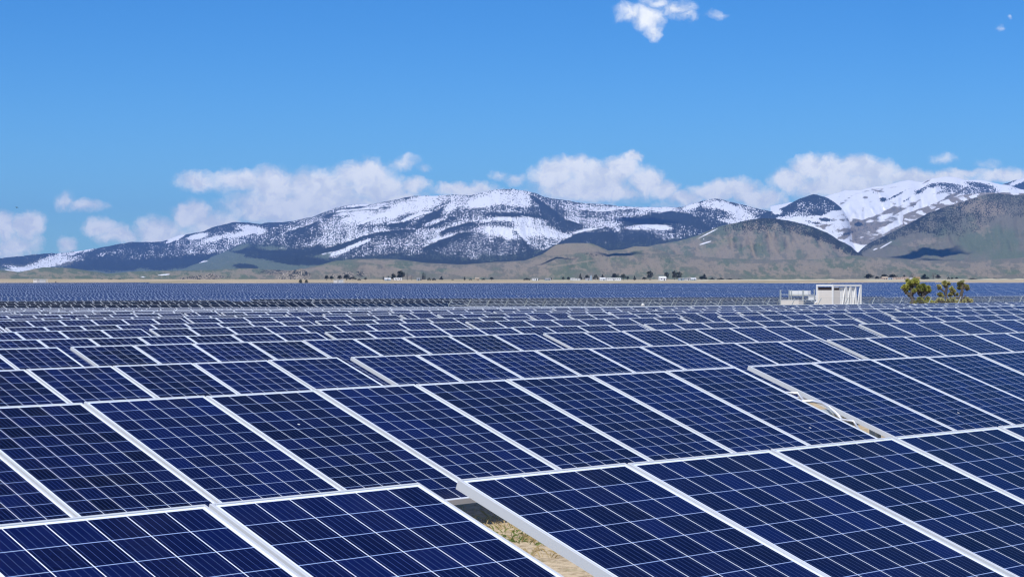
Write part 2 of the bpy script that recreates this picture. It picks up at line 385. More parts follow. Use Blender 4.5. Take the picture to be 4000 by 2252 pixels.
FOLD_SHADE = {}       # spurs (+) and gullies (-) of the hill being painted: relief shading painted as lighter tan spurs and darker green gullies
def ridge(name, crest, Yc, foot, Yf, paint, material, x0, x1, step=4.5, nt=70, relief=7.0, carve=120.0, seed=1, pw=.92, wl=150.0, jag=1.6):
    xs = np.arange(x0, x1 + step, step)
    cp = np.array(crest, float)
    cy = np.interp(xs, cp[:, 0], cp[:, 1])
    k = np.array([.1, .2, .4, .2, .1]); cy = np.convolve(np.pad(cy, 2, mode='edge'), k, 'valid')
    cy = cy + jag * fbm(xs / 22, xs * 0 + seed, seed + 5, 3)
    fy = np.interp(xs, *np.array(foot, float).T) if hasattr(foot, '__len__') else np.full_like(xs, foot)
    t = np.concatenate([np.linspace(0, 1, nt), 1 + np.linspace(.04, .5, 8)])
    Xp, Tt = np.meshgrid(xs, t)
    tf = np.clip(Tt, 0, 1)
    rn = fbm(Xp / wl, tf * 2.6 + 0 * Xp, seed, 4)
    gl = ridged(Xp / (wl * .55) + tf * .9, tf * 1.1, seed + 9, 3)
    env = np.sin(np.pi * tf) ** .8 * (tf < 1)
    Yp = fy + (cy - fy) * tf ** pw + relief * rn * env + relief * .35 * gl * env + relief * .12 * ridged(Xp / (wl * .2), tf * 4, seed + 41, 2) * env
    g2 = ridged(Xp / (wl * .22) + tf * 2.2 + rn, tf * 3.0, seed + 21, 2)
    D = Yf + (Yc - Yf) * tf + carve * (gl * 1.2 + rn * .6 + g2 * .33) * env
    X = (Xp - 2000) / FPX * D; Z = (1126 - Yp) / FPX * D
    back = np.maximum(Tt - 1, 0)
    Zc = (1126 - cy) / FPX * Yc
    D2 = Yc + back * (Yc - Yf) * 1.1
    X = np.where(Tt > 1, (Xp - 2000) / FPX * D2, X); Z = np.where(Tt > 1, Zc * (1 - back * 1.4) - 2, Z); D = np.where(Tt > 1, D2, D)
    nrow, ncol = X.shape
    V = np.stack([X, D, Z + CAMZ], -1).reshape(-1, 3)
    i, j = np.meshgrid(np.arange(nrow - 1), np.arange(ncol - 1), indexing='ij')
    a = (i * ncol + j).ravel()
    F = np.stack([a, a + 1, a + ncol + 1, a + ncol], 1)
    me = bpy.data.meshes.new(name); me.vertices.add(len(V)); me.vertices.foreach_set('co', V.astype(np.float32).ravel())
    me.loops.add(F.size); me.loops.foreach_set('vertex_index', F.astype(np.int32).ravel())
    me.polygons.add(len(F)); me.polygons.foreach_set('loop_start', (np.arange(len(F)) * 4).astype(np.int32))
    me.polygons.foreach_set('loop_total', np.full(len(F), 4, dtype=np.int32)); me.polygons.foreach_set('use_smooth', np.ones(len(F), dtype=bool))
    me.update(calc_edges=True); me.validate()
    Yp = np.where(Tt > 1, cy + back * 40, Yp)
    uvv = np.stack([Xp / 100, Yp / 100], -1).reshape(-1, 2)
    l = me.uv_layers.new(name='UVMap'); l.data.foreach_set('uv', uvv[F.ravel()].astype(np.float32).ravel())
    FOLD_SHADE['v'] = (gl * 1.1 + g2 * .8) * env
    sn, tr, gr, ta = paint(Xp, Yp, tf)
    colr = np.stack([np.clip(v * np.ones_like(Xp), 0, 1) for v in (sn, tr, gr, ta)], -1).reshape(-1, 4)
    at = me.color_attributes.new('cover', 'FLOAT_COLOR', 'POINT'); at.data.foreach_set('color', colr.astype(np.float32).ravel())
    me.materials.append(material)
    o = obj(name, me); tag(o, kind='structure'); return o

C_FARLEFT = [(-300, 1020), (0, 1002), (166, 984), (256, 980), (324, 971), (405, 958), (478, 944), (512, 939), (632, 938), (700, 913), (794, 897), (837, 878), (914, 861), (978, 863), (1020, 869), (1042, 863), (1100, 861), (1145, 857), (1205, 850), (1400, 870)]
C_MAIN = [(480, 1086), (600, 1066), (725, 1037), (817, 1000), (874, 978), (912, 958), (960, 936), (1016, 912), (1040, 896), (1075, 878), (1116, 867), (1170, 850), (1225, 839), (1256, 827), (1299, 807), (1363, 793), (1461, 789), (1534, 775), (1619, 758), (1662, 757), (1692, 760), (1726, 755), (1781, 754), (1837, 756), (1897, 741), (1952, 732), (2012, 732), (2059, 741), (2100, 750), (2128, 764), (2192, 773), (2277, 786), (2350, 790), (2410, 797), (2482, 802), (2568, 802), (2666, 802), (2704, 790), (2734, 780), (2781, 770), (2807, 769), (2845, 780), (2897, 792), (2939, 803), (2995, 816), (3040, 826), (3120, 850), (3250, 900)]
C_DARK = [(2900, 870), (2985, 822), (3032, 816), (3071, 799), (3105, 778), (3143, 763), (3177, 752), (3199, 756), (3224, 763), (3259, 782), (3288, 805), (3308, 835), (3330, 890), (3352, 960), (3390, 1000)]
C_SNOW = [(3000, 800), (3224, 761), (3267, 748), (3301, 737), (3361, 736), (3412, 724), (3459, 718), (3506, 705), (3549, 697), (3583, 703), (3604, 705), (3626, 694), (3668, 687), (3711, 684), (3750, 690), (3775, 699), (3805, 696), (3848, 699), (3895, 711), (3933, 716), (4000, 735), (4400, 760)]
C_FARRIGHT = [(3800, 745), (3880, 725), (3916, 714), (3959, 699), (4000, 688), (4080, 680), (4400, 690)]
C_FOREST = [(3300, 1010), (3345, 985), (3391, 944), (3455, 914), (3540, 872), (3626, 825), (3711, 795), (3775, 776), (3839, 756), (3895, 748), (3946, 754), (4000, 754), (4100, 745), (4400, 740)]
C_MID = [(2280, 1010), (2401, 985), (2548, 951), (2661, 932), (2727, 912), (2805, 878), (2882, 862), (2940, 850), (2983, 845), (3037, 848), (3115, 862), (3173, 878), (3232, 902), (3270, 927), (3327, 957), (3344, 976), (3420, 1015), (3500, 1040)]
C_FOOT = [(-300, 1040), (0, 1048), (80, 1055), (170, 1036), (280, 1040), (420, 1062), (550, 1052), (700, 1050), (850, 1046), (960, 1040), (1060, 1046), (1150, 1050), (1240, 1030), (1310, 1012), (1400, 1004), (1550, 1005), (1660, 1020), (1810, 1026), (1940, 1016), (2046, 1012), (2120, 985), (2170, 950), (2220, 943), (2312, 943), (2376, 972), (2430, 968), (2480, 955), (2548, 958), (2620, 985), (2800, 1000), (3000, 1008), (3200, 1006), (3344, 990), (3450, 1000), (3600, 1008), (3800, 1010), (4000, 1000), (4400, 990)]
C_ROCK = [(480, 1094), (600, 1087), (700, 1079), (760, 1067), (820, 1062), (880, 1074), (950, 1087), (1060, 1084), (1130, 1050), (1180, 1040), (1210, 1062), (1250, 1084), (1300, 1065), (1350, 1054), (1410, 1053), (1460, 1067), (1510, 1085), (1650, 1094)]

def p_farleft(X, Y, t):
    sn = 1 - sstep(Y + 10 * fbm(X / 60, Y / 30, 2), 985, 1030) + 0 * X
    tr = blobs(X, Y, [(850, 945, 230, 50, -8, .58), (600, 980, 160, 26, -8, .72), (690, 921, 46, 9, -25, .08), (770, 917, 45, 10, -12, .15), (780, 912, 30, 8, -10, .12), (985, 888, 70, 16, 10, .25), (950, 905, 60, 10, -12, .2), (840, 925, 60, 9, -15, .3), (235, 998, 110, 20, -14, .42), (330, 972, 45, 8, -12, .3), (60, 1035, 90, 12, 8, .5), (200, 1012, 60, 5, -20, .75), (290, 992, 40, 5, -25, .8), (430, 980, 60, 10, -10, .6), (600, 1020, 420, 18, -5, .97)], .84)
    gr = sstep(Y, 1020, 1050); tr = tr * (1 - .95 * sstep(Y + 14 * fbm(X / 70, Y / 20, 8), 1035, 1060) * (X < 760)) * 1.0
    tr = blobs(X, Y, [(190, 1025, 130, 26, -10, .34), (185, 1058, 28, 18, 0, .9), (40, 1060, 120, 18, 0, .02)], tr)
    sn = blobs(X, Y, [(180, 1025, 130, 22, -12, .62), (60, 1040, 80, 10, 10, .6), (60, 1053, 60, 4, 10, .65)], sn)
    return sn, tr, gr, .15

def p_main(X, Y, t):
    edge = np.interp(X, [600, 900, 1050, 1250, 1450, 1600, 1900, 2200, 2400, 2700, 2900, 3100], [985, 935, 925, 975, 985, 965, 985, 950, 930, 905, 900, 880])
    sn = 1 - sstep(Y + 22 * fbm(X / 50, Y / 25, 12, 4), edge - 18, edge + 40)
    low = np.interp(X, [500, 700, 800, 900, 1000, 1150, 1250, 1400, 1650, 2050, 2200, 2500, 2700, 2900], [1010, 1000, 975, 965, 985, 1010, 1020, 1005, 1010, 1008, 985, 960, 935, 900])
    tr = blobs(X, Y, [
        (1300, 900, 260, 60, -18, .56), (1150, 935, 120, 36, -20, .74), (1200, 975, 130, 20, -10, .92),
        (1640, 777, 120, 20, -14, .36), (1560, 812, 120, 22, -16, .36), (1660, 800, 90, 14, -18, .36), (1400, 818, 110, 13, -6, .14), (1500, 842, 80, 20, -18, .20), (1620, 845, 60, 14, -20, .16), (1400, 840, 70, 18, -20, .28),
        (1790, 766, 60, 12, 0, .45), (1760, 800, 60, 18, -25, .42), (1960, 758, 105, 26, 4, .36), (2010, 785, 110, 15, 6, .36), (1890, 782, 90, 22, -8, .22), (2050, 765, 60, 22, 25, .36),
        (1400, 795, 60, 7, -8, .35), (1480, 795, 100, 8, -8, .6), (1290, 825, 30, 10, -20, .85), (1380, 806, 60, 5, -6, .9),
        (1920, 822, 110, 15, -2, .66), (2010, 834, 120, 10, 3, .97), (2170, 815, 60, 24, 28, .88), (2130, 785, 60, 22, 35, .80),
        (1985, 849, 90, 9, 2, .36), (2080, 852, 60, 12, 8, .36), (1890, 857, 60, 6, -8, .3), (1650, 875, 70, 13, -12, .93), (1740, 858, 60, 8, -20, .85), (1690, 862, 50, 10, -20, .3), (1610, 868, 22, 6, -20, .15),
        (1480, 905, 170, 28, -12, .60), (1640, 905, 120, 22, -4, .48), (1715, 926, 56, 9, -16, .36), (1550, 935, 150, 26, 0, .62),
        (1925, 895, 80, 22, 6, .36), (1990, 905, 60, 22, 15, .20), (2090, 885, 95, 30, 18, .36), (2150, 905, 80, 16, 10, .35), (2060, 915, 60, 26, 35, .28), (1840, 930, 110, 30, 0, .66), (2100, 935, 60, 20, 10, .6),
        (1330, 976, 100, 9, -20, .36), (1400, 945, 60, 7, -20, .15), (1290, 985, 60, 8, -10, .15),
        (2290, 815, 130, 24, 8, .55), (2420, 825, 110, 26, 6, .50), (2260, 850, 120, 20, 4, .62), (2360, 858, 130, 18, 0, .55), (2560, 808, 100, 7, 0, .36), (2610, 816, 60, 6, 0, .2),
        (2700, 802, 40, 10, -20, .12), (2540, 838, 110, 14, -6, .93), (2600, 862, 190, 16, 2, .95), (2660, 822, 90, 12, -6, .6), (2720, 850, 120, 26, 14, .88),  # dense patches on this shoulder paint a cloud's shadow as tree cover
        (2345, 892, 80, 9, -3, .36), (2400, 893, 26, 10, 0, .36), (2280, 898, 50, 6, -6, .2), (2560, 880, 85, 12, 2, .16), (2500, 884, 60, 8, 2, .3), (2570, 910, 70, 18, 10, .6), (2680, 895, 70, 26, 20, .7), (2460, 920, 130, 24, 0, .88),
        (2790, 792, 60, 18, 0, .36), (2850, 806, 60, 16, 15, .12), (2900, 838, 55, 24, 10, .36), (2870, 858, 60, 10, 5, .36), (2940, 815, 50, 10, 20, .6), (2830, 800, 22, 8, 10, .35), (2760, 822, 50, 12, 10, .8)], .70)
    # shoulders and spurs: relief shading painted into tree density, darkest just below each line
    for pts, amp, fade in (([(1250, 846), (1290, 826), (1384, 814), (1470, 808), (1540, 796)], .55, 9), ([(1500, 874), (1576, 860), (1640, 836), (1704, 817), (1750, 788)], .60, 26), ([(1239, 972), (1341, 942), (1405, 921), (1470, 900), (1555, 892), (1632, 888)], .55, 14),
                           ([(1700, 905), (1760, 880), (1830, 862), (1900, 852)], .45, 18), ([(1985, 884), (2020, 900), (2050, 930), (2085, 975)], .45, 30), ([(2085, 992), (2192, 936), (2256, 902), (2363, 881), (2420, 884)], .5, 40), ([(2050, 742), (2110, 775), (2160, 810), (2210, 850), (2280, 872)], .45, 40),
                           ([(2430, 852), (2530, 832), (2620, 818), (2700, 830), (2760, 868), (2800, 900)], .45, 30), ([(1100, 905), (1180, 880), (1260, 850)], .3, 22), ([(1640, 965), (1720, 930), (1790, 905), (1850, 895)], .35, 26), ([(1380, 880), (1470, 850), (1530, 835)], .35, 20), ([(2250, 812), (2340, 820), (2430, 812), (2500, 806)], .25, 14)):
        p_ = np.array(pts, float); dy = Y + 3 * fbm(X / 16, Y / 16, 14, 2) - np.interp(X, p_[:, 0], p_[:, 1])
        inx = sstep(X, p_[0, 0], p_[0, 0] + 30) * (1 - sstep(X, p_[-1, 0] - 30, p_[-1, 0]))
        tr = tr + amp * inx * (dy > 0) * np.exp(-np.maximum(dy, 0) / fade) - .22 * inx * (dy < 0) * np.exp(np.minimum(dy, 0) / 14)
    tr = np.clip(tr - .045, .05, .97)
    tr = np.maximum(tr, .93 * sstep(Y, edge + 8, edge + 42))
    below = sstep(Y + 8 * fbm(X / 40, Y / 20, 33, 3), low + 6, low + 18) * (X < 1300)
    tr = tr * (1 - .96 * below); sn = sn * (1 - below)
    tr = blobs(X, Y, [(960, 1035, 55, 14, 5, .92), (1120, 1010, 120, 16, 8, .9), (1000, 985, 60, 14, -10, .75), (1060, 962, 60, 9, 0, .35), (940, 960, 40, 8, -20, .1)], tr)
    sn = blobs(X, Y, [(760, 1020, 60, 4, -8, .8), (700, 1026, 40, 4, 0, .8), (660, 1035, 28, 3, -12, .7), (880, 968, 60, 4, -28, .8), (690, 1060, 30, 3, -5, .7), (790, 1012, 16, 3, -25, .7)], sn)
    tan = blobs(X, Y, [(1130, 985, 60, 10, 10, .55), (1180, 968, 40, 6, 10, .5), (1190, 948, 20, 6, 0, .5)], .12)
    return sn, tr, .75, tan

def p_dark(X, Y, t):
    tr = blobs(X, Y, [(3035, 820, 22, 12, 0, .12), (3155, 800, 60, 22, 0, .66), (3120, 830, 60, 14, 0, .55), (3190, 770, 70, 14, 0, .85), (3230, 800, 50, 26, 30, .72), (3090, 845, 60, 10, 0, .4)], .90)
    line = np.interp(X, [2900, 3040, 3120, 3200, 3290, 3330], [870, 846, 842, 832, 812, 840])
    w = sstep(Y + 8 * fbm(X / 18, Y / 12, 41, 3), line - 3, line + 7)
    tr2 = blobs(X, Y, [(3225, 851, 34, 8, 5, .8), (3175, 862, 40, 7, 10, .6), (3310, 905, 26, 7, -20, .8), (3352, 870, 16, 8, 0, .9), (3290, 880, 60, 14, 15, .25), (3120, 870, 60, 10, 10, .5)], .05)
    sn2 = blobs(X, Y, [(3250, 885, 80, 22, 20, .62), (3300, 910, 60, 26, 20, .55), (3300, 855, 40, 6, 5, .5), (3150, 845, 30, 4, 0, .55)], .9)
    rib = ridged((X - 1.1 * Y) / 60, (Y + .3 * X) / 30, 43, 3)
    sn2 = sn2 - .38 * sstep(rib, .08, .34)
    return .97 * (1 - w) + sn2 * w, tr * (1 - w) + tr2 * w, .1, .1 + .35 * w

def p_snow(X, Y, t):
    sn = blobs(X, Y, [(3340, 905, 160, 40, 15, .60), (3480, 850, 90, 18, -30, .62), (3300, 860, 120, 20, 10, .62), (3480, 815, 100, 9, -22, .48), (3720, 760, 90, 8, -30, .30), (3640, 800, 80, 7, -30, .42), (3500, 900, 90, 22, -25, .55), (3430, 738, 36, 7, 10, .35), (3380, 765, 16, 8, 0, .4), (3470, 728, 120, 5, -8, .55), (3540, 800, 60, 10, -25, .5), (3620, 703, 40, 5, -30, .5)], .95)
    tr = blobs(X, Y, [(3640, 718, 26, 10, 0, .75), (3700, 715, 60, 8, 6, .70), (3760, 735, 100, 20, 8, .62), (3850, 735, 60, 28, 10, .62), (3820, 715, 60, 10, 10, .75), (3700, 738, 60, 7, -15, .6), (3600, 735, 40, 9, -30, .55), (3450, 773, 14, 10, 0, .9), (3500, 757, 50, 5, -28, .6), (3352, 870, 18, 8, 0, .9), (3220, 850, 40, 9, 10, .55), (3310, 905, 30, 8, -20, .7), (3180, 862, 60, 9, 8, .5), (3420, 745, 26, 5, 10, .4), (3540, 775, 30, 5, -30, .5), (3260, 838, 50, 5, 10, .35)], .05)
    rib = sstep(ridged((X + 1.3 * Y) / 95, (Y - .25 * X) / 60, 91, 3), .16, .40)
    sn = sn - .42 * rib * sstep(Y, 715, 760) - .18 * sstep(Y, 780, 900)
    tr = tr + .26 * rib * (vnoise(X / 40, Y / 25, 93) > .55)
    return sn, tr, .05, .35

def p_farright(X, Y, t):
    return blobs(X, Y, [(4000, 694, 70, 12, -20, 1)], .75), blobs(X, Y, [(3985, 699, 60, 9, -25, .04)], .95), .1, .1

def p_forest(X, Y, t):
    cy = np.interp(X, *np.array(C_FOREST).T)
    dep = Y - cy
    tr = .58 - .18 * sstep(dep, 20, 110) + .30 * fbm(X / 70, Y / 35, 51, 3)
    lim = np.interp(X, [3350, 3450, 3560, 3650, 3750, 3830, 3900, 4000], [18, 30, 45, 95, 135, 135, 90, 80])
    tr = tr * (1 - sstep(dep + 14 * fbm(X / 30, Y / 20, 53, 3), lim - 8, lim + 12)) + .03
    gr = blobs(X, Y, [(3900, 930, 120, 60, 0, .7), (3960, 1000, 100, 30, 0, .8), (3650, 900, 60, 20, 0, .45)], .26) - .6 * FOLD_SHADE['v']
    tan = blobs(X, Y, [(3820, 800, 130, 40, 10, .42), (3600, 940, 90, 16, -10, .35), (3830, 880, 60, 40, 40, .3)], .12)
    sn = blobs(X, Y, [(3460, 950, 34, 3, -30, .8), (3420, 966, 14, 3, -20, .7)], 0)
    return sn, tr, gr, tan

def p_mid(X, Y, t):
    cy = np.interp(X, *np.array(C_MID).T); dep = Y - cy
    tr = .60 * (1 - sstep(dep + 22 * fbm(X / 40, Y / 25, 61, 3), 10, 66)) * sstep(X, 2740, 2930) + .10
    tr = blobs(X, Y, [(2960, 882, 80, 24, 10, .58), (3190, 905, 90, 18, 24, .72), (3130, 885, 60, 12, 10, .55), (2840, 905, 60, 12, 0, .22), (3010, 900, 50, 12, 0, .3)], tr)
    gr = .34 + .4 * fbm(X / 60, Y / 40, 66, 3)
    gr = blobs(X, Y, [(2830, 940, 50, 14, -20, 1), (2770, 970, 40, 22, 0, .95), (2930, 965, 50, 16, -10, .8), (2620, 1000, 60, 10, 0, .8), (3100, 970, 60, 14, 0, .7)], gr)
    tan = .16 + .35 * np.maximum(ridged(X / 60, Y / 30, 68, 2), 0) + blobs(X, Y, [(2710, 950, 26, 8, 0, .4)], 0)
    sn = blobs(X, Y, [(2755, 942, 30, 2.6, -17, .9), (2770, 903, 60, 2.6, -27, .7), (2748, 927, 4, 3, 0, .8)], 0)
    return sn, tr, gr - .75 * FOLD_SHADE['v'], tan + .55 * np.maximum(FOLD_SHADE['v'], 0)

def track(X, Y, pts, w):
    m = np.zeros_like(X)
    for (x0, y0), (x1, y1) in zip(pts, pts[1:]):
        dx, dy = x1 - x0, y1 - y0; tt = np.clip(((X - x0) * dx + (Y - y0) * dy) / (dx * dx + dy * dy), 0, 1)
        m = np.maximum(m, 1 - sstep(np.hypot(X - x0 - tt * dx, Y - y0 - tt * dy), w * .5, w * 1.3))
    return m

def p_foot(X, Y, t):
    gr = .27 + .5 * fbm(X / 110, Y / 35, 71, 3) + .55 * (1 - sstep(X, 700, 1300))
    gr = blobs(X, Y, [(300, 1055, 330, 20, 0, .95), (700, 1060, 160, 14, 0, .8), (1280, 1030, 50, 14, 0, .8), (1570, 1030, 60, 14, 0, .75), (2270, 1032, 40, 7, 0, .9), (1750, 1050, 60, 8, 0, .8)], gr)
    tan = .14 + .42 * np.maximum(ridged(X / 75, Y / 22, 73, 2), 0)
    tan = blobs(X, Y, [(1480, 1018, 60, 7, 4, .55), (1440, 1035, 40, 8, 0, .5), (1640, 1040, 50, 7, 5, .5), (2220, 965, 110, 20, -4, .62), (2480, 962, 60, 9, 0, .55), (520, 1070, 36, 5, 35, .75), (1420, 1012, 30, 5, 0, .5)], tan)
    tr = .10 + .10 * fbm(X / 30, Y / 15, 75, 3)
    tr = blobs(X, Y, [(1080, 1055, 70, 14, 0, .42), (2300, 985, 60, 6, 8, .5), (2220, 975, 90, 10, 0, .22)], tr)
    tk = np.maximum(track(X, Y, [(2140, 1038), (2240, 1022), (2320, 1009)], 2.6), track(X, Y, [(2422, 1066), (2462, 1040)], 2.6))
    tk = np.maximum(tk, track(X, Y, [(2372, 987), (2400, 993), (2385, 997)], 2.2))
    tan = np.maximum(tan, tk * 1.3)
    sn = blobs(X, Y, [(640, 1066, 30, 3, -4, .7), (560, 1074, 20, 3, 0, .5)], 0)
    return sn, tr, gr - .6 * FOLD_SHADE['v'], tan + .5 * np.maximum(FOLD_SHADE['v'], 0)

def p_rock(X, Y, t):
    return 0, .42 + .2 * fbm(X / 30, Y / 20, 81, 3), .1, .72

HM = hill_mat('snowy_forest_slope'); HS = hill_mat('open_snow_slope', streak=1.0); HF = hill_mat('grassy_foothill', scale=.95); HR = hill_mat('rocky_hill', scale=.9, rock=.85)
ridge('mountain_range_far', C_FARLEFT, 13500, 1080, 9800, p_farleft, HM, -240, 1340, seed=3, relief=11, carve=300)
ridge('mountain_range_main', C_MAIN, 11500, 1075, 6200, p_main, HM, 500, 3200, nt=120, seed=5, relief=15, carve=430, wl=190)
ridge('mountain_far_right', C_FARRIGHT, 15000, 900, 12000, p_farright, HM, 3800, 4300, nt=40, seed=8)
ridge('mountain_range_snowy', C_SNOW, 12800, 985, 9000, p_snow, HS, 3010, 4300, nt=110, seed=11, relief=16, carve=560, wl=140)
C_SPUR = [(3318, 985), (3340, 955), (3400, 906), (3470, 868), (3540, 828), (3600, 806), (3680, 778), (3750, 757), (3830, 745), (3920, 745), (4100, 750)]
def p_spur(X, Y, t):
    cy = np.interp(X, *np.array(C_SPUR).T); dep = Y - cy
    rib = ridged((X + 1.6 * Y) / 60, (Y - .45 * X) / 22, 95, 3)
    sn = .62 - .55 * sstep(rib, .05, .3) + .35 * fbm(X / 50, Y / 20, 96, 3)
    tr = blobs(X, Y, [(3620, 850, 60, 16, -25, .5), (3500, 885, 60, 8, -30, .4), (3420, 925, 40, 8, -30, .35), (3730, 800, 80, 14, -20, .4)], .06)
    return sn, tr, .1, .45
ridge('mountain_spur', C_SPUR, 10600, 1010, 8200, p_spur, HS, 3318, 4100, nt=60, seed=31, relief=8, carve=260, wl=110)
ridge('mountain_dark_hill', C_DARK, 11000, 1005, 7600, p_dark, HM, 2900, 3388, nt=80, seed=13, relief=5, carve=160)
ridge('forested_foothill', C_FOREST, 6800, 1050, 4700, p_forest, HF, 3300, 4300, nt=100, seed=17, relief=10, carve=260, wl=170)
ridge('grassy_foothill', C_MID, 6000, 1060, 4300, p_mid, HF, 2290, 3480, nt=90, seed=19, relief=11, carve=260, wl=130)
ridge('low_foothills', C_FOOT, 4300, 1090, 2350, p_foot, HF, -260, 4260, nt=70, seed=23, relief=8, carve=190, wl=150, pw=.8, jag=1.2)
ridge('rocky_hills', C_ROCK, 2900, 1092, 2330, p_rock, HR, 490, 1640, nt=36, seed=29, relief=4, carve=25, wl=60, jag=4)
HAZE = 4.7e-5
def build_haze():
    mb = MB(); mb.box(-9000, 9000, -400, 17500, -90, 790)
    m, g = mat('hazy_air')
    v = g.n('ShaderNodeVolumePrincipled', {'Color': (.21, .45, 1.0, 1), 'Density': HAZE, 'Anisotropy': .0})
    g.t.links.new(v.outputs[0], g.n('ShaderNodeOutputMaterial').inputs[1])
    tag(obj('haze', mb.me('haze', m)), kind='stuff')
build_haze()
# ------------------------------------------------------------------ solar trackers of the near field
PW, PL, PT = .992, 1.985, .042      # one module: width, length, frame depth
PITCH, GAP = 1.012, .19
TILT = R(19.53)
ORD = ['first', 'second', 'third', 'fourth', 'fifth', 'sixth', 'seventh', 'eighth', 'ninth', 'tenth', 'eleventh', 'twelfth', 'thirteenth', 'fourteenth', 'fifteenth', 'sixteenth', 'seventeenth', 'eighteenth', 'nineteenth', 'twentieth']

def frame_mesh(w, name):
    """hollow aluminium frame: lip, groove, outer flange; local origin at the upper left outer corner, y up the slope"""
    mb = MB(); L = PL; lip = .012; dp = .005
    def rect(i, z): return [(i, -i, z), (w - i, -i, z), (w - i, -L + i, z), (i, -L + i, z)]
    rings = [rect(lip, -dp), rect(lip, 0), rect(.0015, 0), rect(0, -.0015), rect(0, -PT), rect(.03, -PT), rect(.03, -PT + .003)]
    v = [p for r in rings for p in r]; f = []
    for k in range(len(rings) - 1):
        for j in range(4):
            f.append((k * 4 + j, (k + 1) * 4 + j, (k + 1) * 4 + (j + 1) % 4, k * 4 + (j + 1) % 4))
    mb.add(v, f)
    # backsheet closing the underside
    b = rect(lip, -.012); mb.add(b, [(0, 1, 2, 3)], 1)
    return mb.me(name, M['frame'], M['backsheet'])

def glass_mesh(w, name, m, cells=6, i=.012):
    v = [(i, -i, -.004), (w - i, -i, -.004), (w - i, -PL + i, -.004), (i, -PL + i, -.004)]
    cu = (w - .05) / cells; cv = (PL - .05) / 12
    u0 = (i - .025) / cu; v0 = (i - .025) / cv
    uv = [(u0, 12 - v0), (cells - u0, 12 - v0), (cells - u0, v0), (u0, v0)]
    return mesh(name, v, [(0, 3, 2, 1)], [m], uv=[uv[0], uv[3], uv[2], uv[1]])

ME_FRAME = frame_mesh(PW, 'solar_panel_frame'); ME_GLASS = glass_mesh(PW, 'solar_panel_cells', M['glass'])
def small_panel():
    mb = MB(); w = .24
    mb.box(0, w, -PL, 0, -PT, 0)
    me = mb.me('control_panel', M['frame'], M['glass'])
    return me
ME_NARROW = small_panel()
ME_NGLASS = mesh('control_panel_cells', [(.03, -.03, .002), (.21, -.03, .002), (.21, -1.62, .002), (.03, -1.62, .002)], [(0, 3, 2, 1)], [M['glass']], uv=[(1.1, 11.9), (1.1, 2), (1.9, 2), (1.9, 11.9)])

def post_mesh(h):
    mb = MB()
    mb.box(-.075, .075, -.004, .004, -.3, h); mb.box(-.079, -.073, -.05, .05, -.3, h); mb.box(.073, .079, -.05, .05, -.3, h)
    mb.box(-.06, .06, -.12, .12, h - .10, h - .02)
    return mb.me('tracker_post', M['steel'])
ME_POST = post_mesh(1.49)
def motor_mesh():
    mb = MB(); mb.box(-.13, .13, -.16, .16, -.17, .13)
    mb.tube([(0, .10, -.05), (0, .42, -.05)], .06, 12); mb.tube([(-.2, 0, 0), (.2, 0, 0)], .12, 14)
    mb.box(-.08, .08, -.44, -.18, -.30, -.05)
    return mb.me('drive_motor', M['grey_metal'])
ME_MOTOR = motor_mesh()

ROWFIT = {1: (5.54, -.766, .00172), 2: (11.305, -.8077, .00583), 3: (17.041, -.8331, .00381), 4: (22.886, -.8418, .0043), 5: (28.666, -.9166, .00457), 6: (34.446, -.9345, .00466),
          7: (40.226, -.9989, .00533), 8: (46.006, -.8863, .00222), 9: (51.786, -.9448, .00266), 10: (57.566, -.939, .00251)}

def slots(d):
    """(start along the row, kind) of every module of a near row"""
    g0 = 13.762 - .0365 * (d - 22.88); out = []; gaps = []
    for j in range(-4, 3):
        n = 8 if j == 2 else 9; b = g0 + 9.298 * j
        out += [(b + k * PITCH, 'panel') for k in range(n)]; gaps.append(b - GAP / 2)
    b = g0 + 9.298 * 2 + 8 * PITCH
    out.append((b + .13, 'narrow')); gaps.append(b + .08); gaps.append(b + 1.75); drive = b + 1.0
    b = g0 + 28.458
    out += [(b + k * PITCH, 'panel') for k in range(8)]
    for j in range(6):
        bb = b + 8 * PITCH + GAP + 9.298 * j; out += [(bb + k * PITCH, 'panel') for k in range(9)]; gaps.append(bb - GAP / 2)
    gaps.append(b + 8 * PITCH + 6 * 9.298 + .1)
    return out, gaps, drive

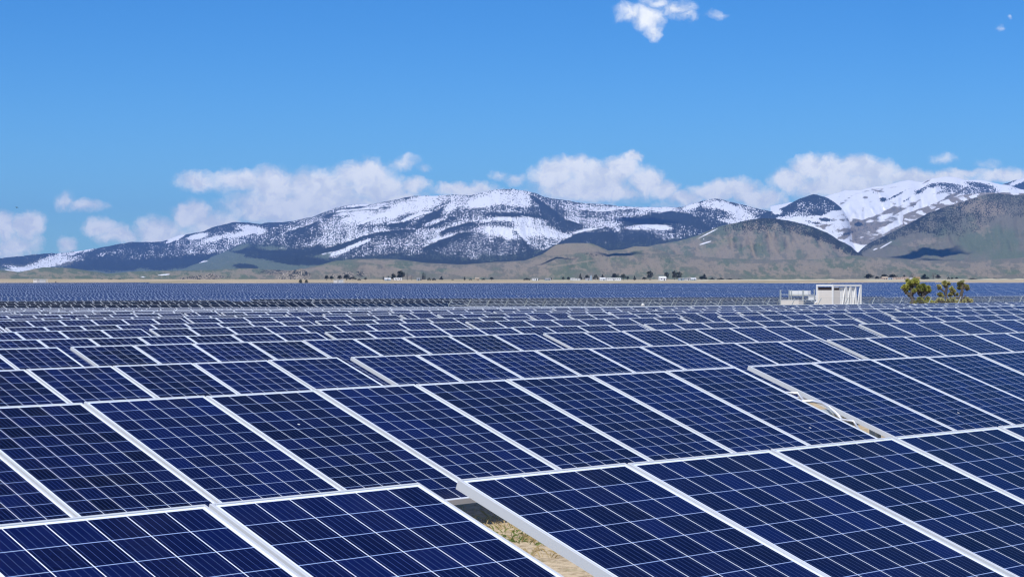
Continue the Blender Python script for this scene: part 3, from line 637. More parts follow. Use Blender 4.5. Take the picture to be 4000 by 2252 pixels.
def near_row(k):
    if k in ROWFIT: d, h0, sl_ = ROWFIT[k]
    else:
        d = 22.886 + 5.78 * (k - 4); s1, s2 = .62 * d, 103.
        z1, z2 = float(top_near(d, s1)), float(top_near(d, s2))
        sl_ = (z2 - z1) / (s2 - s1); h0 = z1 - sl_ * s1 + rng.normal(0, .035)
    pn, gaps, drive = slots(d)
    # part of the row the picture takes in, with a few metres to spare on either side
    Yl = d / (SA + CA * .30); sL = Yl * (CA - SA * .30); Yr = d / max(SA - CA * .30, .05); sR = Yr * (CA + SA * .30)
    pn = [p for p in pn if sL - 7 < p[0] < sR + 7]; gaps = [q for q in gaps if sL - 8 < q < sR + 8]
    s0 = min(p[0] for p in pn)
    ctr = d - PL / 2 * math.cos(TILT)
    zt = CAMZ + h0 + sl_ * s0
    axis_drop = PL / 2 * math.sin(TILT) + .10            # from the upper edge down to the tube axis
    x, y = xy(ctr, s0)
    gz = zt - axis_drop - 1.49
    ux = Vector((UVc[0], UVc[1], sl_)).normalized(); ny = Vector((NV[0], NV[1], 0)); nz = ux.cross(ny).normalized()
    root = bpy.data.objects.new('solar_tracker', None); COL.objects.link(root)
    root.empty_display_size = .3
    root.matrix_world = Matrix((( ux.x, ny.x, nz.x, x), (ux.y, ny.y, nz.y, y), (ux.z, ny.z, nz.z, gz), (0, 0, 0, 1)))
    lab = {1: 'row of blue solar panels nearest the camera, sandy ground showing through its gap',
           2: 'second row of blue solar panels from the camera, silver conduit sagging in its gap'}.get(k, '%s row of blue solar panels counting back from the camera' % ORD[k - 1])
    tag(root, lab, 'solar tracker', 'rows of blue solar panels in the near field')
    ht = 1.49 + axis_drop
    hw = PL / 2 * math.cos(TILT)
    jz = np.random.default_rng(k * 31)
    for s, kind in pn:
        lo = Vector((s - s0, hw, ht + jz.normal(0, .0025)))
        rt = (TILT + jz.normal(0, .0022), jz.normal(0, .0016), 0)
        if kind == 'panel':
            p = obj('solar_panel', ME_FRAME, root, lo, rt); obj('cell_sheet', ME_GLASS, p)
        else:
            p = obj('control_panel', ME_NARROW, root, lo, rt); obj('cell_sheet', ME_NGLASS, p)
    Lr = max(p[0] for p in pn) + PW - s0
    mb = MB(); mb.tube([(-.1, 0, 1.49), (Lr + .1, 0, 1.49)], .062, 12 if k < 6 else 8)
    obj('torque_tube', mb.me('torque_tube', M['steel'], smooth=True), root)
    for q in gaps: obj('post', ME_POST, root, (q - s0, 0, 0))
    if sL - 3 < drive < sR + 3: obj('drive_motor', ME_MOTOR, root, (drive - s0, 0, 1.49))
    if k <= 2:
        mb = MB(); t = np.linspace(0, 1, 60)
        gl = sorted(gaps)
        pts = [(q, -.30 + .05 * math.sin(q * 3.1), 1.33 - .10 * math.sin(math.pi * ((q * 1.1) % 1.0))) for q in np.linspace(0, Lr, int(Lr * 6))]
        mb.tube(pts, .011, 6); obj('cable', mb.me('cable', M['black_cable'], smooth=True), root)
    if k == 2:   # flexible silver conduit looping through the gap by the fourteen metre joint
        q = [g for g in gaps if 13 < g < 15][0] - s0
        mb = MB()
        zp = lambda y, dz: 1.49 + .10 + y * math.tan(TILT) + dz
        def run(rad, *p): mb.tube([(q + x_, y_, zp(y_, dz)) for x_, y_, dz in p], rad, 10)
        run(.016, (-.20, .30, -.14), (-.06, .22, -.05), (.02, .12, -.01), (.03, .02, .012), (.02, -.07, .008), (.04, -.15, -.03), (.02, -.26, -.10))
        run(.012, (-.20, .44, -.12), (-.05, .38, -.03), (.03, .30, -.01), (.02, .22, -.05), (-.1, .16, -.13))
        run(.012, (-.16, -.18, -.13), (-.04, -.24, -.03), (.04, -.32, -.02), (.03, -.40, -.08))
        obj('conduit', mb.me('conduit', M['silver'], smooth=True), root)

for k in range(1, 21): near_row(k)

# ------------------------------------------------------------------ solar trackers of the far fields
def far_mesh(n, gm, name):
    """one whole tracker: n framed modules in groups of nine, tube and posts, as one mesh"""
    V = []; F = []; mi = []; UVs = []
    c, s = math.cos(TILT), math.sin(TILT); hw = PL / 2
    def P(x, t, z): return (x, (hw - t) * c - z * s, (hw - t) * s + z * c)
    x = 0.0
    for k in range(n):
        if k and k % 9 == 0: x += GAP
        b = len(V)
        V += [P(x, 0, 0), P(x + PW, 0, 0), P(x + PW, PL, 0), P(x, PL, 0), P(x, 0, -.04), P(x + PW, 0, -.04), P(x + PW, PL, -.04), P(x, PL, -.04)]
        for f in ((0, 3, 2, 1), (4, 5, 6, 7), (0, 1, 5, 4), (1, 2, 6, 5), (2, 3, 7, 6), (3, 0, 4, 7)):
            F.append(tuple(b + q for q in f)); mi.append(0); UVs += [(0, 0)] * 4
        b = len(V); i = .024
        V += [P(x + i, i, .003), P(x + PW - i, i, .003), P(x + PW - i, PL - i, .003), P(x + i, PL - i, .003)]
        F.append((b, b + 3, b + 2, b + 1)); mi.append(1); UVs += [(0.02, 11.98), (0.02, .02), (5.98, .02), (5.98, 11.98)]
        x += PITCH
    b = len(V); mb = MB(); mb.box(-.1, x, -.06, .06, -.20, -.08)
    q = 0.0
    while q < x: mb.box(q - .07, q + .07, -.05, .05, -1.9, -.1); q += 9.298
    V += mb.v; F += [tuple(b + i for i in f) for f in mb.f]; mi += [2] * len(mb.f); UVs += [(0, 0)] * (4 * len(mb.f))
    return mesh(name, V, F, [M['frame_far'], gm, M['steel']], uv=UVs, mi=mi), x

def ground_rel(d, s):
    x, y = xy(d, s); return float(ground_z(x, y))

def far_rows():
    kinds = {}
    def km(n, gm):
        if (n, gm.name) not in kinds: kinds[(n, gm.name)] = far_mesh(n, gm, 'solar_tracker_far')
        return kinds[(n, gm.name)]
    r2 = np.random.default_rng(99); cnt = 0; rest = []
    d = 133.0; i = 0
    while True:
        # extent of this row inside the picture
        def at(rho):
            den = SA - CA * rho; Y = d / den; return Y, Y * (CA + SA * rho)
        Yl, sl0 = at(-.283); Yr, sr0 = at(.283)
        if Yl > 1330: break
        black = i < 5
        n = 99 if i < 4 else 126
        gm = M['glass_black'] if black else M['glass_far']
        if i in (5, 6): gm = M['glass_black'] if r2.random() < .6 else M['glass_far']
        me, Lr = km(n, gm); per = Lr + 3.2
        off = (i // 12) * 37.0 + r2.normal(0, .22)
        rown = r2.normal(0, .09) if i > 1 else 0
        if i > 6 and i % 11 == 0: d += 7.0          # service road between blocks of rows
        j0 = math.floor((sl0 - 4 - off) / per); j = j0
        while True:
            s0 = off + j * per
            if s0 > sr0 + 4: break
            if s0 + Lr > sl0 - 4:
                s1 = s0 + Lr; x0, y0 = xy(d, s0); xm, ym = xy(d, (s0 + s1) / 2)
                if math.hypot(xm, ym) * 1.0 < 1420 and ym < 1370:
                    za, zb = ground_rel(d, s0), ground_rel(d, s1)
                    h = 1.56 + rown + r2.normal(0, .03)
                    ux = Vector((UVc[0] * Lr, UVc[1] * Lr, zb - za)).normalized(); ny = Vector((NV[0], NV[1], 0)); nz = ux.cross(ny)
                    ro = Matrix(((ux.x, ny.x, nz.x), (ux.y, ny.y, nz.y), (ux.z, ny.z, nz.z))) @ Euler((r2.normal(0, .025), 0, 0)).to_matrix()
                    if cnt >= 270:
                        mw = ro.to_4x4(); mw.translation = (x0, y0, za + h); rest.append((me, mw)); j += 1; continue
                    o = obj('solar_tracker', me, None, (x0, y0, za + h), ro.to_euler())
                    if i < 4:
                        tag(o, '%s row of black solar panels behind the blue field, %s stretch of it' % (ORD[i], ['left', 'middle', 'right', 'far right'][min(j - j0, 3)]), 'solar tracker', 'rows of black solar panels behind the near field')
                    elif black:
                        tag(o, 'row of black solar panels at the back of the dark band', 'solar tracker', 'rows at the back of the dark band')
                    else:
                        tag(o, 'distant row of blue panels in the hazy far field', 'solar tracker', 'distant rows of solar panels on the plain')
                    cnt += 1
            j += 1
        d += 11.9 + .35 * (i > 30); i += 1
    bm = bmesh.new()
    for me, mw in rest:
        n0 = len(bm.verts); bm.from_mesh(me); bm.verts.ensure_lookup_table(); bmesh.ops.transform(bm, matrix=mw, verts=bm.verts[n0:])
    me = bpy.data.meshes.new('far_solar_field'); bm.to_mesh(me); bm.free()
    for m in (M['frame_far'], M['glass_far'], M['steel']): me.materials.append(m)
    tag(obj('far_solar_field', me), kind='stuff')
    print('far trackers', cnt, len(rest), 'rows', i)
far_rows()
# ------------------------------------------------------------------ leaves, grass, trees
def leaf_mat(name, a, b, scale=1.5, trans=.15):
    m, g = mat(name)
    P = g.n('ShaderNodeTexCoord').outputs['Object']
    c = g.mix(g.ss(g.noise(P, scale, 4.0, .65), .35, .65), a, b)
    d = g.n('ShaderNodeBsdfPrincipled', {'Base Color': c, 'Roughness': .65, 'Specular IOR Level': .25})
    t = g.n('ShaderNodeBsdfTranslucent', {'Color': c})
    mx = g.n('ShaderNodeMixShader', {0: trans, 1: d.outputs[0], 2: t.outputs[0]})
    g.t.links.new(mx.outputs[0], g.n('ShaderNodeOutputMaterial').inputs[0])
    return m
M['yucca_a'] = leaf_mat('yucca_leaf_green', (.15, .18, .04), (.50, .49, .12), 1.2)
M['yucca_b'] = leaf_mat('yucca_leaf_pale', (.22, .23, .09), (.60, .56, .24), 1.2)
M['yucca_dead'] = leaf_mat('yucca_dead_leaf', (.09, .075, .05), (.25, .20, .14), 1.5, .05)
M['blossom'] = simple('yucca_blossom', (.74, .66, .50), .8)
M['bark'] = simple('bark', (.085, .07, .058), .9, 0, .35, 4.0)
M['leaf_dark'] = leaf_mat('dark_foliage', (.014, .022, .014), (.035, .045, .026), .35, .1)
M['leaf_mid'] = leaf_mat('grey_green_foliage', (.035, .045, .030), (.075, .085, .055), .35, .1)
M['twig'] = leaf_mat('bare_twigs', (.11, .085, .075), (.20, .16, .14), .4, .05)
M['grass_dry'] = leaf_mat('dry_grass', (.38, .29, .13), (.60, .48, .27), 5.0, .2)
M['grass_green'] = leaf_mat('green_grass', (.10, .16, .035), (.22, .26, .08), 5.0, .2)

def rosette(mb, c, rad, r, n, mi=0, mid=1, up=(0, 0, .35)):
    """ball of dagger leaves about a branch tip, with a skirt of dead leaves below"""
    c = np.array(c)
    for k in range(n):
        v = r.normal(size=3); v /= np.linalg.norm(v)
        dead = v[2] < -.55
        v = v + np.array(up) * (0 if dead else 1); v /= np.linalg.norm(v)
        L = rad * r.uniform(.75, 1.12) * (.8 if dead else 1)
        side = np.cross(v, r.normal(size=3)); side /= np.linalg.norm(side)
        w = rad * .12
        b = c + v * rad * .12
        mb.add([b - side * w, b + side * w, b + v * L * .55 + side * w * .8, c + v * L, b + v * L * .55 - side * w * .8], [(0, 1, 2, 3, 4)], mid if dead else mi)

def joshua(name, label, x0, Y, base_px, tips, limbs, leaf, seed, sc=1.0):
    """tips: (crop x, crop y, radius); limbs: polylines of crop points, crop = 5.152 px per photo px from (3500, 1080)"""
    r = np.random.default_rng(seed)
    ox, oy, oz = px(3500 + x0 / 5.152, 1126, Y)
    gz = float(ground_z(ox, Y)); k = Y / FPX / 5.152
    root = bpy.data.objects.new(name, None); COL.objects.link(root); root.location = (ox, Y, gz)
    tag(root, label, 'tree', 'Joshua trees by the fence')
    def P(cx, cy, dy=0.0): return ((cx - x0) * k, dy, (1126 - (1080 + cy / 5.152)) / FPX * Y + CAMZ - gz)
    tr = MB(); br = []
    for pts, rad in limbs:
        q = [P(a, b, dy) for a, b, dy in pts]
        if pts[0][1] >= 470: q[0] = (q[0][0], q[0][1], -.1)
        # finer, slightly crooked
        fine = []
        for a, b in zip(q, q[1:]):
            for t in (0, .33, .66): fine.append(tuple(np.array(a) * (1 - t) + np.array(b) * t + r.normal(0, .03, 3)))
        fine.append(q[-1])
        tr.tube(fine, list(np.linspace(rad, rad * .6, len(fine)) * r.uniform(.88, 1.12, len(fine))), 9)
    obj('trunk', tr.me('trunk', M['bark'], smooth=True), root)
    cr = MB()
    for cx, cy, rr, dy, *fl in tips:
        c = P(cx, cy, dy); rosette(cr, c, rr * k * 1.26, r, int(260 + rr * 2))
        for s_ in range(3):   # smaller heads crowding round it
            o = r.normal(0, .5, 3) * rr * k
            rosette(cr, np.array(c) + o, rr * k * .78, r, 130)
        if fl:
            for q in range(26):
                o = r.normal(0, .20, 3) * rr * k + np.array([0, -rr * k * .25, rr * k * .8])
                p_ = np.array(c) + o; e = rr * k * .16
                v = r.normal(size=(3, 3)); v /= np.linalg.norm(v, axis=1)[:, None]
                cr.add([p_ + v[0] * e, p_ + v[1] * e, p_ + v[2] * e], [(0, 1, 2)], 2)
    obj('crown', cr.me('crown', leaf, M['yucca_dead'], M['blossom']), root)
    return root

joshua('joshua_tree', 'yellow-green Joshua tree with dense spiky heads, taller of the two behind the near fence', 420, 172, 1190,
       [(300, 130, 85, .2), (370, 90, 75, -.2), (290, 190, 60, .4), (425, 55, 48, .1), (420, 105, 45, 0), (160, 190, 52, 0), (195, 240, 55, .1), (215, 280, 40, .2), (460, 185, 60, -.3), (540, 190, 75, .1), (570, 250, 62, 0), (500, 260, 60, .4), (350, 265, 46, -.4, 1), (430, 240, 50, -.2),
        (380, 490, 40, -.2), (560, 500, 46, -.3), (740, 490, 40, .1), (320, 500, 34, .2), (660, 195, 50, .2), (670, 255, 46, .1), (630, 290, 40, .3), (460, 425, 55, -.4), (470, 470, 50, -.3), (650, 410, 50, .2), (670, 460, 55, .1), (700, 500, 40, 0), (280, 340, 40, .2), (600, 470, 40, .3)],
       [([(370, 500, 0), (325, 400, 0), (320, 280, 0), (320, 170, .1)], .21), ([(325, 380, 0), (250, 320, 0), (195, 260, .1)], .13), ([(330, 300, 0), (390, 200, 0), (425, 90, .1)], .13), ([(520, 500, .1), (530, 400, .1), (520, 300, 0), (545, 210, .1)], .17), ([(530, 400, 0), (600, 320, .1), (660, 240, .2)], .13),
        ([(530, 390, 0), (440, 300, 0), (430, 240, -.2)], .10), ([(330, 330, 0), (350, 285, -.3)], .09), ([(470, 500, -.4), (465, 440, -.4)], .09), ([(660, 500, .2), (655, 430, .2)], .09)], M['yucca_a'], 5)
joshua('joshua_tree', 'sparser Joshua tree with dark forked limbs and cream tufts, right of the bushier one', 1130, 174, 1190,
       [(865, 160, 38, 0, 1), (885, 195, 42, .1), (985, 85, 44, 0), (975, 130, 42, 0, 1), (1060, 105, 38, .1, 1), (1020, 160, 40, .2), (1110, 225, 50, -.2), (1150, 275, 48, -.1), (1120, 310, 46, 0), (1090, 340, 38, .2), (1265, 105, 34, 0, 1), (1330, 80, 40, 0, 1), (1290, 150, 46, .1), (1380, 150, 44, .2, 1), (1440, 165, 40, .1, 1), (1440, 215, 42, .2),
        (1275, 200, 38, .1), (850, 440, 46, -.3), (910, 440, 46, -.2, 1), (820, 460, 34, -.2), (1035, 460, 42, -.3, 1), (1135, 440, 46, -.2, 1), (1150, 480, 44, -.2), (1180, 460, 38, 0), (1370, 470, 46, -.1), (1430, 430, 50, 0, 1), (1470, 460, 42, .1), (1530, 470, 36, .2), (910, 330, 50, .3), (930, 360, 44, .3), (1240, 330, 34, .2), (980, 495, 44, .1), (1080, 495, 40, .2), (1240, 490, 50, -.1), (1300, 480, 44, .2), (800, 500, 36, 0)],
       [([(1000, 500, 0), (1020, 400, 0), (1000, 310, 0), (950, 240, 0), (880, 190, .1)], .12), ([(1010, 400, 0), (1020, 270, .1), (1040, 140, .1)], .10), ([(1015, 330, 0), (985, 110, 0)], .06), ([(1280, 500, 0), (1290, 390, 0), (1325, 260, 0), (1330, 110, 0)], .19), ([(1330, 210, 0), (1390, 190, .1), (1440, 180, .1)], .10), ([(1290, 400, 0), (1200, 380, 0), (1140, 300, -.1)], .10),
        ([(950, 500, .2), (945, 400, .3), (915, 340, .3)], .17), ([(1150, 500, -.2), (1140, 450, -.2)], .09), ([(1420, 500, 0), (1425, 450, 0)], .11), ([(880, 500, -.2), (880, 450, -.2)], .09), ([(1300, 430, 0), (1360, 400, 0), (1410, 350, .1)], .12)], M['yucca_b'], 9)

def tree_pair(kind, seed, n=420):
    """crown and trunk meshes of a tree one unit tall; kind sets its outline"""
    r = np.random.default_rng(seed); cr = MB(); tr = MB()
    if kind == 'round':
        cen = [(0, 0, .62, .30), (-.2, .05, .50, .24), (.2, -.05, .52, .25), (.04, .1, .80, .2), (-.12, -.1, .74, .18)]; ls = .055
    elif kind == 'spread':
        cen = [(0, 0, .6, .34), (-.38, .05, .48, .28), (.38, -.05, .45, .28), (.15, .1, .74, .22), (-.2, -.1, .68, .22), (.6, 0, .3, .18), (-.62, 0, .34, .18)]; ls = .07
    elif kind == 'conifer':
        cen = [(0, 0, .25, .30), (.03, 0, .42, .25), (-.03, .03, .58, .19), (0, 0, .74, .13), (0, 0, .9, .07), (.16, 0, .3, .18), (-.17, 0, .28, .18)]; ls = .05
    elif kind == 'cypress':
        cen = [(0, 0, .15, .07), (0, 0, .3, .085), (0, 0, .46, .085), (0, 0, .62, .075), (0, 0, .78, .06), (0, 0, .92, .035)]; ls = .03
    elif kind == 'tall':
        cen = [(0, 0, .45, .2), (-.1, .05, .62, .2), (.12, -.03, .68, .19), (0, 0, .84, .14), (-.14, 0, .8, .12), (.1, 0, .5, .2), (-.15, 0, .38, .16)]; ls = .05
    elif kind == 'bare':
        cen = [(0, 0, .6, .38), (-.2, 0, .5, .3), (.2, 0, .5, .3), (0, 0, .8, .2)]; ls = .035; n = int(n * .55)
    else:
        cen = [(0, 0, .4, .42), (-.45, .1, .35, .38), (.45, -.1, .35, .36), (.15, .1, .62, .3), (-.9, 0, .22, .26), (.85, 0, .22, .26)]; ls = .10
    for k in range(n):
        x, y, z, q = cen[r.integers(len(cen))]
        v = r.normal(size=3); v /= np.linalg.norm(v); v *= q * r.uniform(.45, 1.08)
        p = np.array([x, y, z]) + v
        if p[2] < .02: continue
        a = r.normal(size=3); a /= np.linalg.norm(a); b = np.cross(a, r.normal(size=3)); b /= np.linalg.norm(b)
        s_ = ls * r.uniform(.6, 1.3); 
        if kind == 'bare': cr.add([p - a * s_ * 1.8 - b * .008, p - a * s_ * 1.8 + b * .008, p + a * s_ * 1.8], [(0, 1, 2)])
        else: cr.add([p - a * s_, p - b * s_ * .8, p + a * s_, p + b * s_ * .8], [(0, 1, 2, 3)])
    tr.tube([(0, 0, -.05), (.01, 0, .3), (0, .01, .62)], [.04, .03, .015] if kind != 'cypress' else [.02, .018, .01], 7)
    for k in range(5 if kind not in ('cypress', 'bush') else 0):
        t = r.uniform(.25, .5); e = r.normal(0, .16, 2)
        tr.tube([(0, 0, t), (e[0], e[1], t + .22)], [.018, .008], 5)
    return cr, tr
TREES = {}
def tree(x, top, w, kind, leaf, label, base=1087.5, Y=1850., group='trees around the distant farms'):
    key = (kind, leaf, random.randrange(3))
    if key not in TREES:
        c, t = tree_pair(kind, 100 + len(TREES))
        TREES[key] = (c.me('crown', M[leaf]), t.me('trunk', M['bark']))
    Y = Y + random.uniform(-40, 40)
    X = (x - 2000) / FPX * Y; gz = float(ground_z(X, Y))
    h = CAMZ + (1126 - top) / FPX * Y - gz; wm = w / FPX * Y
    nat = {'round': .75, 'spread': 1.5, 'conifer': .66, 'cypress': .17, 'tall': .55, 'bare': .85, 'bush': 2.1}[kind]
    root = bpy.data.objects.new({'cypress': 'cypress_tree', 'conifer': 'conifer_tree', 'bush': 'shrub', 'bare': 'bare_tree'}.get(kind, 'broadleaf_tree'), None); COL.objects.link(root)
    root.location = (X, Y, gz); sx = wm / nat; root.scale = (sx, sx, max(h, 1.0)); root.rotation_euler = (0, 0, random.uniform(-.4, .4))
    c, t = TREES[key]; obj('crown', c, root)
    if kind != 'bush': obj('trunk', t, root)
    tag(root, label, 'shrub' if kind == 'bush' else 'tree', group)

D_, G_ = 'leaf_dark', 'leaf_mid'
for x, top, w, kd, lf, lb in [
    (399, 1083, 14, 'bush', D_, 'low dark shrub left of the long dark thicket on the plain'),
    (430, 1082, 30, 'bush', D_, 'left half of the long dark thicket on the plain'), (466, 1082, 44, 'bush', D_, 'right half of the long dark thicket on the plain'),
    (1276, 1068, 18, 'round', D_, 'dark round tree left of the small white inverter station, first of two'), (1295, 1070, 16, 'round', D_, 'dark round tree just left of the small white inverter station'),
    (1327, 1068, 20, 'round', D_, 'dark tree rising behind the small white inverter station'), (1353, 1065, 24, 'round', D_, 'tall dark tree right of the small white inverter station'), (1378, 1073, 30, 'spread', D_, 'low wide dark tree right of the inverter station trees'),
    (1403, 1080, 14, 'bush', G_, 'small grey shrub right of the wide dark tree'), (1428, 1077, 12, 'round', D_, 'small lone dark tree left of the thin cypresses'),
    (1497, 1071, 5, 'cypress', D_, 'thin cypress left of the pale low house'), (1517, 1069, 5, 'cypress', D_, 'thin cypress above the pale low house'),
    (1537, 1061, 18, 'tall', D_, 'dark tree leaning against the biggest tree, left of it'), (1566, 1049, 30, 'tall', D_, 'biggest dark tree on the plain, above the white trailer'), (1591, 1058, 22, 'bare', 'twig', 'bare brown tree right of the biggest dark tree'), (1608, 1066, 18, 'bare', 'twig', 'lower bare brown tree beside the first'),
    (1640, 1080, 14, 'bush', D_, 'dark bush left of the three cypresses'), (1650, 1059, 4.5, 'cypress', D_, 'left of three cypresses in a row'), (1655, 1056, 4.5, 'cypress', D_, 'middle of three cypresses in a row'), (1660, 1061, 4.5, 'cypress', D_, 'right of three cypresses in a row'),
    (1676, 1075, 14, 'bush', G_, 'grey bush right of the three cypresses'), (1695, 1077, 16, 'bush', D_, 'dark bush between the cypresses and the pine'), (1724, 1072, 18, 'conifer', D_, 'dark pine left of the tan cabin'), (1768, 1083, 10, 'bush', D_, 'tiny dark bush left of the tan cabin'), (1815, 1074, 8, 'conifer', D_, 'tiny pine left of the tan cabin'), (1838, 1080, 12, 'bush', G_, 'grey bush just left of the tan cabin'),
    (1888, 1079, 14, 'bush', D_, 'dark bush right of the tan cabin'), (1920, 1075, 16, 'round', D_, 'round dark tree right of the tan cabin'), (2058, 1077, 26, 'bush', D_, 'dark bushes left of the first white sheds'), (2100, 1080, 12, 'bush', D_, 'dark bush behind the first white sheds'), (2153, 1077, 6, 'round', D_, 'narrow black tree right of the blue shed'),
    (2200, 1074, 11, 'round', G_, 'grey-green tree alone left of the white mobile homes'), (2221, 1074, 14, 'round', D_, 'dark tree left of the white mobile homes'), (2267, 1061, 14, 'conifer', D_, 'pine right of the first white mobile homes'), (2293, 1066, 19, 'round', D_, 'dark tree with flat top beside the silo'), (2327, 1063, 22, 'spread', G_, 'grey-green spreading tree right of the silo'), (2354, 1065, 17, 'conifer', D_, 'dark conifer behind the long white building'),
    (2400, 1059, 22, 'round', D_, 'dark tree over the middle of the long white building'), (2411, 1060, 4, 'cypress', D_, 'left of two cypresses behind the long white building'), (2417, 1059, 4, 'cypress', D_, 'right of two cypresses behind the long white building'), (2434, 1063, 22, 'round', G_, 'grey-green tree at the right end of the long white building'), (2452, 1071, 11, 'round', D_, 'small dark tree past the long white building'), (2479, 1070, 12, 'conifer', D_, 'lone dark pine in the gap of the farms'),
    (2517, 1075, 18, 'round', D_, 'dark low tree left of the tall eucalyptus'), (2539, 1050, 25, 'tall', G_, 'tall eucalyptus left of the white hall'), (2604, 1055, 19, 'tall', G_, 'eucalyptus behind the white hall'), (2634, 1050, 18, 'tall', G_, 'left one of the pair of tall eucalyptus'), (2652, 1054, 24, 'tall', G_, 'right one of the pair of tall eucalyptus'),
    (2740, 1071, 20, 'round', D_, 'dark tree against the left side of the big pine'), (2751, 1063, 26, 'conifer', D_, 'big dark pine at the left end of the hedge'), (2780, 1076, 24, 'bush', D_, 'first dark bush of the hedge by the pine'), (2815, 1077, 30, 'bush', D_, 'second dark bush of the hedge'), (2850, 1079, 34, 'bush', D_, 'third dark bush of the hedge'), (2885, 1080, 34, 'bush', D_, 'last dark bush of the hedge'),
    (3394, 1061, 32, 'round', D_, 'rounded dark tree left of the adobe houses'), (3426, 1071, 18, 'round', D_, 'small rounded dark tree left of the adobe houses'), (3454, 1063, 30, 'round', D_, 'dark tree behind the left adobe house'), (3487, 1063, 34, 'round', D_, 'dark tree behind the middle adobe house'), (3532, 1066, 18, 'conifer', D_, 'dark conifer behind the right adobe house'), (3564, 1059, 30, 'bare', 'twig', 'grey leafless tree behind the ochre tower'),
    (3612, 1063, 36, 'conifer', D_, 'broad dark conifer right of the ochre tower'), (3646, 1056, 34, 'bare', 'twig', 'tall grey leafless tree right of the ochre tower'), (3664, 1065, 20, 'round', D_, 'dark tree in front of the tall leafless one'), (3705, 1073, 14, 'bush', G_, 'grey shrub right of the leafless trees'), (3719, 1076, 10, 'round', D_, 'smaller of two dark shrubs at the far right'), (3737, 1076, 13, 'round', D_, 'larger of two dark shrubs at the far right'), (3800, 1078, 40, 'bush', G_, 'grey brush at the right end of the valley'), (3880, 1078, 60, 'bush', G_, 'wide grey brush near the right edge')]:
    tree(x, top, w, kd, lf, lb)
tree(1174, 1083, 14, 'round', 'leaf_mid', 'left of two spiky small trees just beyond the panels', Y=1430., group='small trees at the edge of the panels')
tree(1197, 1084, 12, 'round', 'leaf_mid', 'right of two spiky small trees just beyond the panels', Y=1430., group='small trees at the edge of the panels')
tree(218, 1090, 8, 'bush', 'leaf_mid', 'tiny yellowish bush on the left skyline of the panels', Y=1430., group='small trees at the edge of the panels')

# ------------------------------------------------------------------ distant houses, sheds, trailers
def paint(name, col): M[name] = simple(name, col, .7, 0, .08, .5)
for n_, c_ in (('wall_white', (.72, .72, .72)), ('wall_tan', (.52, .42, .29)), ('wall_pink', (.58, .44, .35)), ('wall_blue', (.32, .40, .47)), ('wall_ochre', (.48, .32, .14)), ('roof_grey', (.30, .30, .31)), ('roof_white', (.76, .77, .79)), ('roof_tan', (.42, .34, .25)), ('window_dark', (.03, .035, .045)), ('sand_pale', (.44, .40, .28))): paint(n_, c_)

def house(x0, x1, top, wall, roof, label, cat='house', style='gable', nw=3, Y=1800., rot=.25, name='house'):
    Y += random.uniform(-15, 15); X = ((x0 + x1) / 2 - 2000) / FPX * Y; gz = float(ground_z(X, Y)) - .1
    W = (x1 - x0) / FPX * Y / math.cos(rot) * .93; H = max(2.4, CAMZ + (1126 - top) / FPX * Y - gz); Dp = min(7.0, max(2.6, W * .6))
    root = bpy.data.objects.new(name, None); COL.objects.link(root); root.location = (X, Y, gz); root.rotation_euler = (0, 0, rot)
    eave = H if style in ('flat', 'trailer') else H * .68
    mb = MB(); mb.box(-W / 2, W / 2, -Dp / 2, Dp / 2, 0 if style != 'trailer' else .5, eave - (.15 if style in ('flat', 'trailer') else 0))
    if style == 'gable':
        for sx in (-1, 1):
            xx = sx * (W / 2 - .01); mb.add([(xx, -Dp / 2, eave), (xx, Dp / 2, eave), (xx, 0, H)], [(0, 1, 2)])
    obj('wall', mb.me('wall', M[wall]), root)
    rb = MB(); o = .35
    if style == 'gable':
        t = .12
        for sy in (-1, 1):
            y0 = sy * (Dp / 2 + o); z0 = eave - o * (H - eave) / (Dp / 2)
            v = [(-W / 2 - o, y0, z0), (W / 2 + o, y0, z0), (W / 2 + o, 0, H + .03), (-W / 2 - o, 0, H + .03)]
            v += [(a, b, c + t) for a, b, c in v]
            rb.add(v, [(0, 1, 2, 3), (7, 6, 5, 4), (0, 4, 5, 1), (1, 5, 6, 2), (2, 6, 7, 3), (3, 7, 4, 0)])
    else: rb.box(-W / 2 - .12, W / 2 + .12, -Dp / 2 - .12, Dp / 2 + .12, eave - .15, eave + .05)
    obj('roof', rb.me('roof', M[roof]), root)
    for k in range(nw):
        cx = -W / 2 + W * (k + .7) / (nw + .4); wb = MB(); ww = min(1.3, W / nw * .4)
        if k == nw // 2 and style != 'trailer': wb.box(cx - .5, cx + .5, -Dp / 2 - .04, -Dp / 2 + .05, .05, 2.05); obj('door', wb.me('door', M['window_dark']), root)
        else: wb.box(cx - ww / 2, cx + ww / 2, -Dp / 2 - .04, -Dp / 2 + .05, eave * .45, eave * .75); obj('window', wb.me('window', M['window_dark']), root)
    if style == 'trailer':
        for sx in (-.25, .25):
            wb = MB(); wb.tube([(W * sx, -Dp / 2 - .02, .4), (W * sx, -Dp / 2 + .25, .4)], .4, 12); obj('wheel', wb.me('wheel', M['black_cable']), root)
    tag(root, label, cat, 'buildings of the distant farms')
house(1502, 1526, 1080, 'wall_blue', 'roof_white', 'pale low house with white roof under the thin cypresses')
house(1538, 1569, 1078, 'wall_white', 'roof_white', 'white trailer under the biggest dark tree', 'trailer', 'trailer', 3, name='trailer')
house(1628, 1640, 1080, 'wall_blue', 'roof_grey', 'small blue-grey shed left of the three cypresses', 'shed', nw=1, name='shed')
house(1855, 1871, 1078, 'wall_tan', 'roof_tan', 'small tan cabin standing alone', 'cabin', nw=2, name='cabin')
house(2078, 2101, 1081, 'wall_white', 'roof_white', 'low white shed left of the blue one', 'shed', 'flat', 2, name='shed')
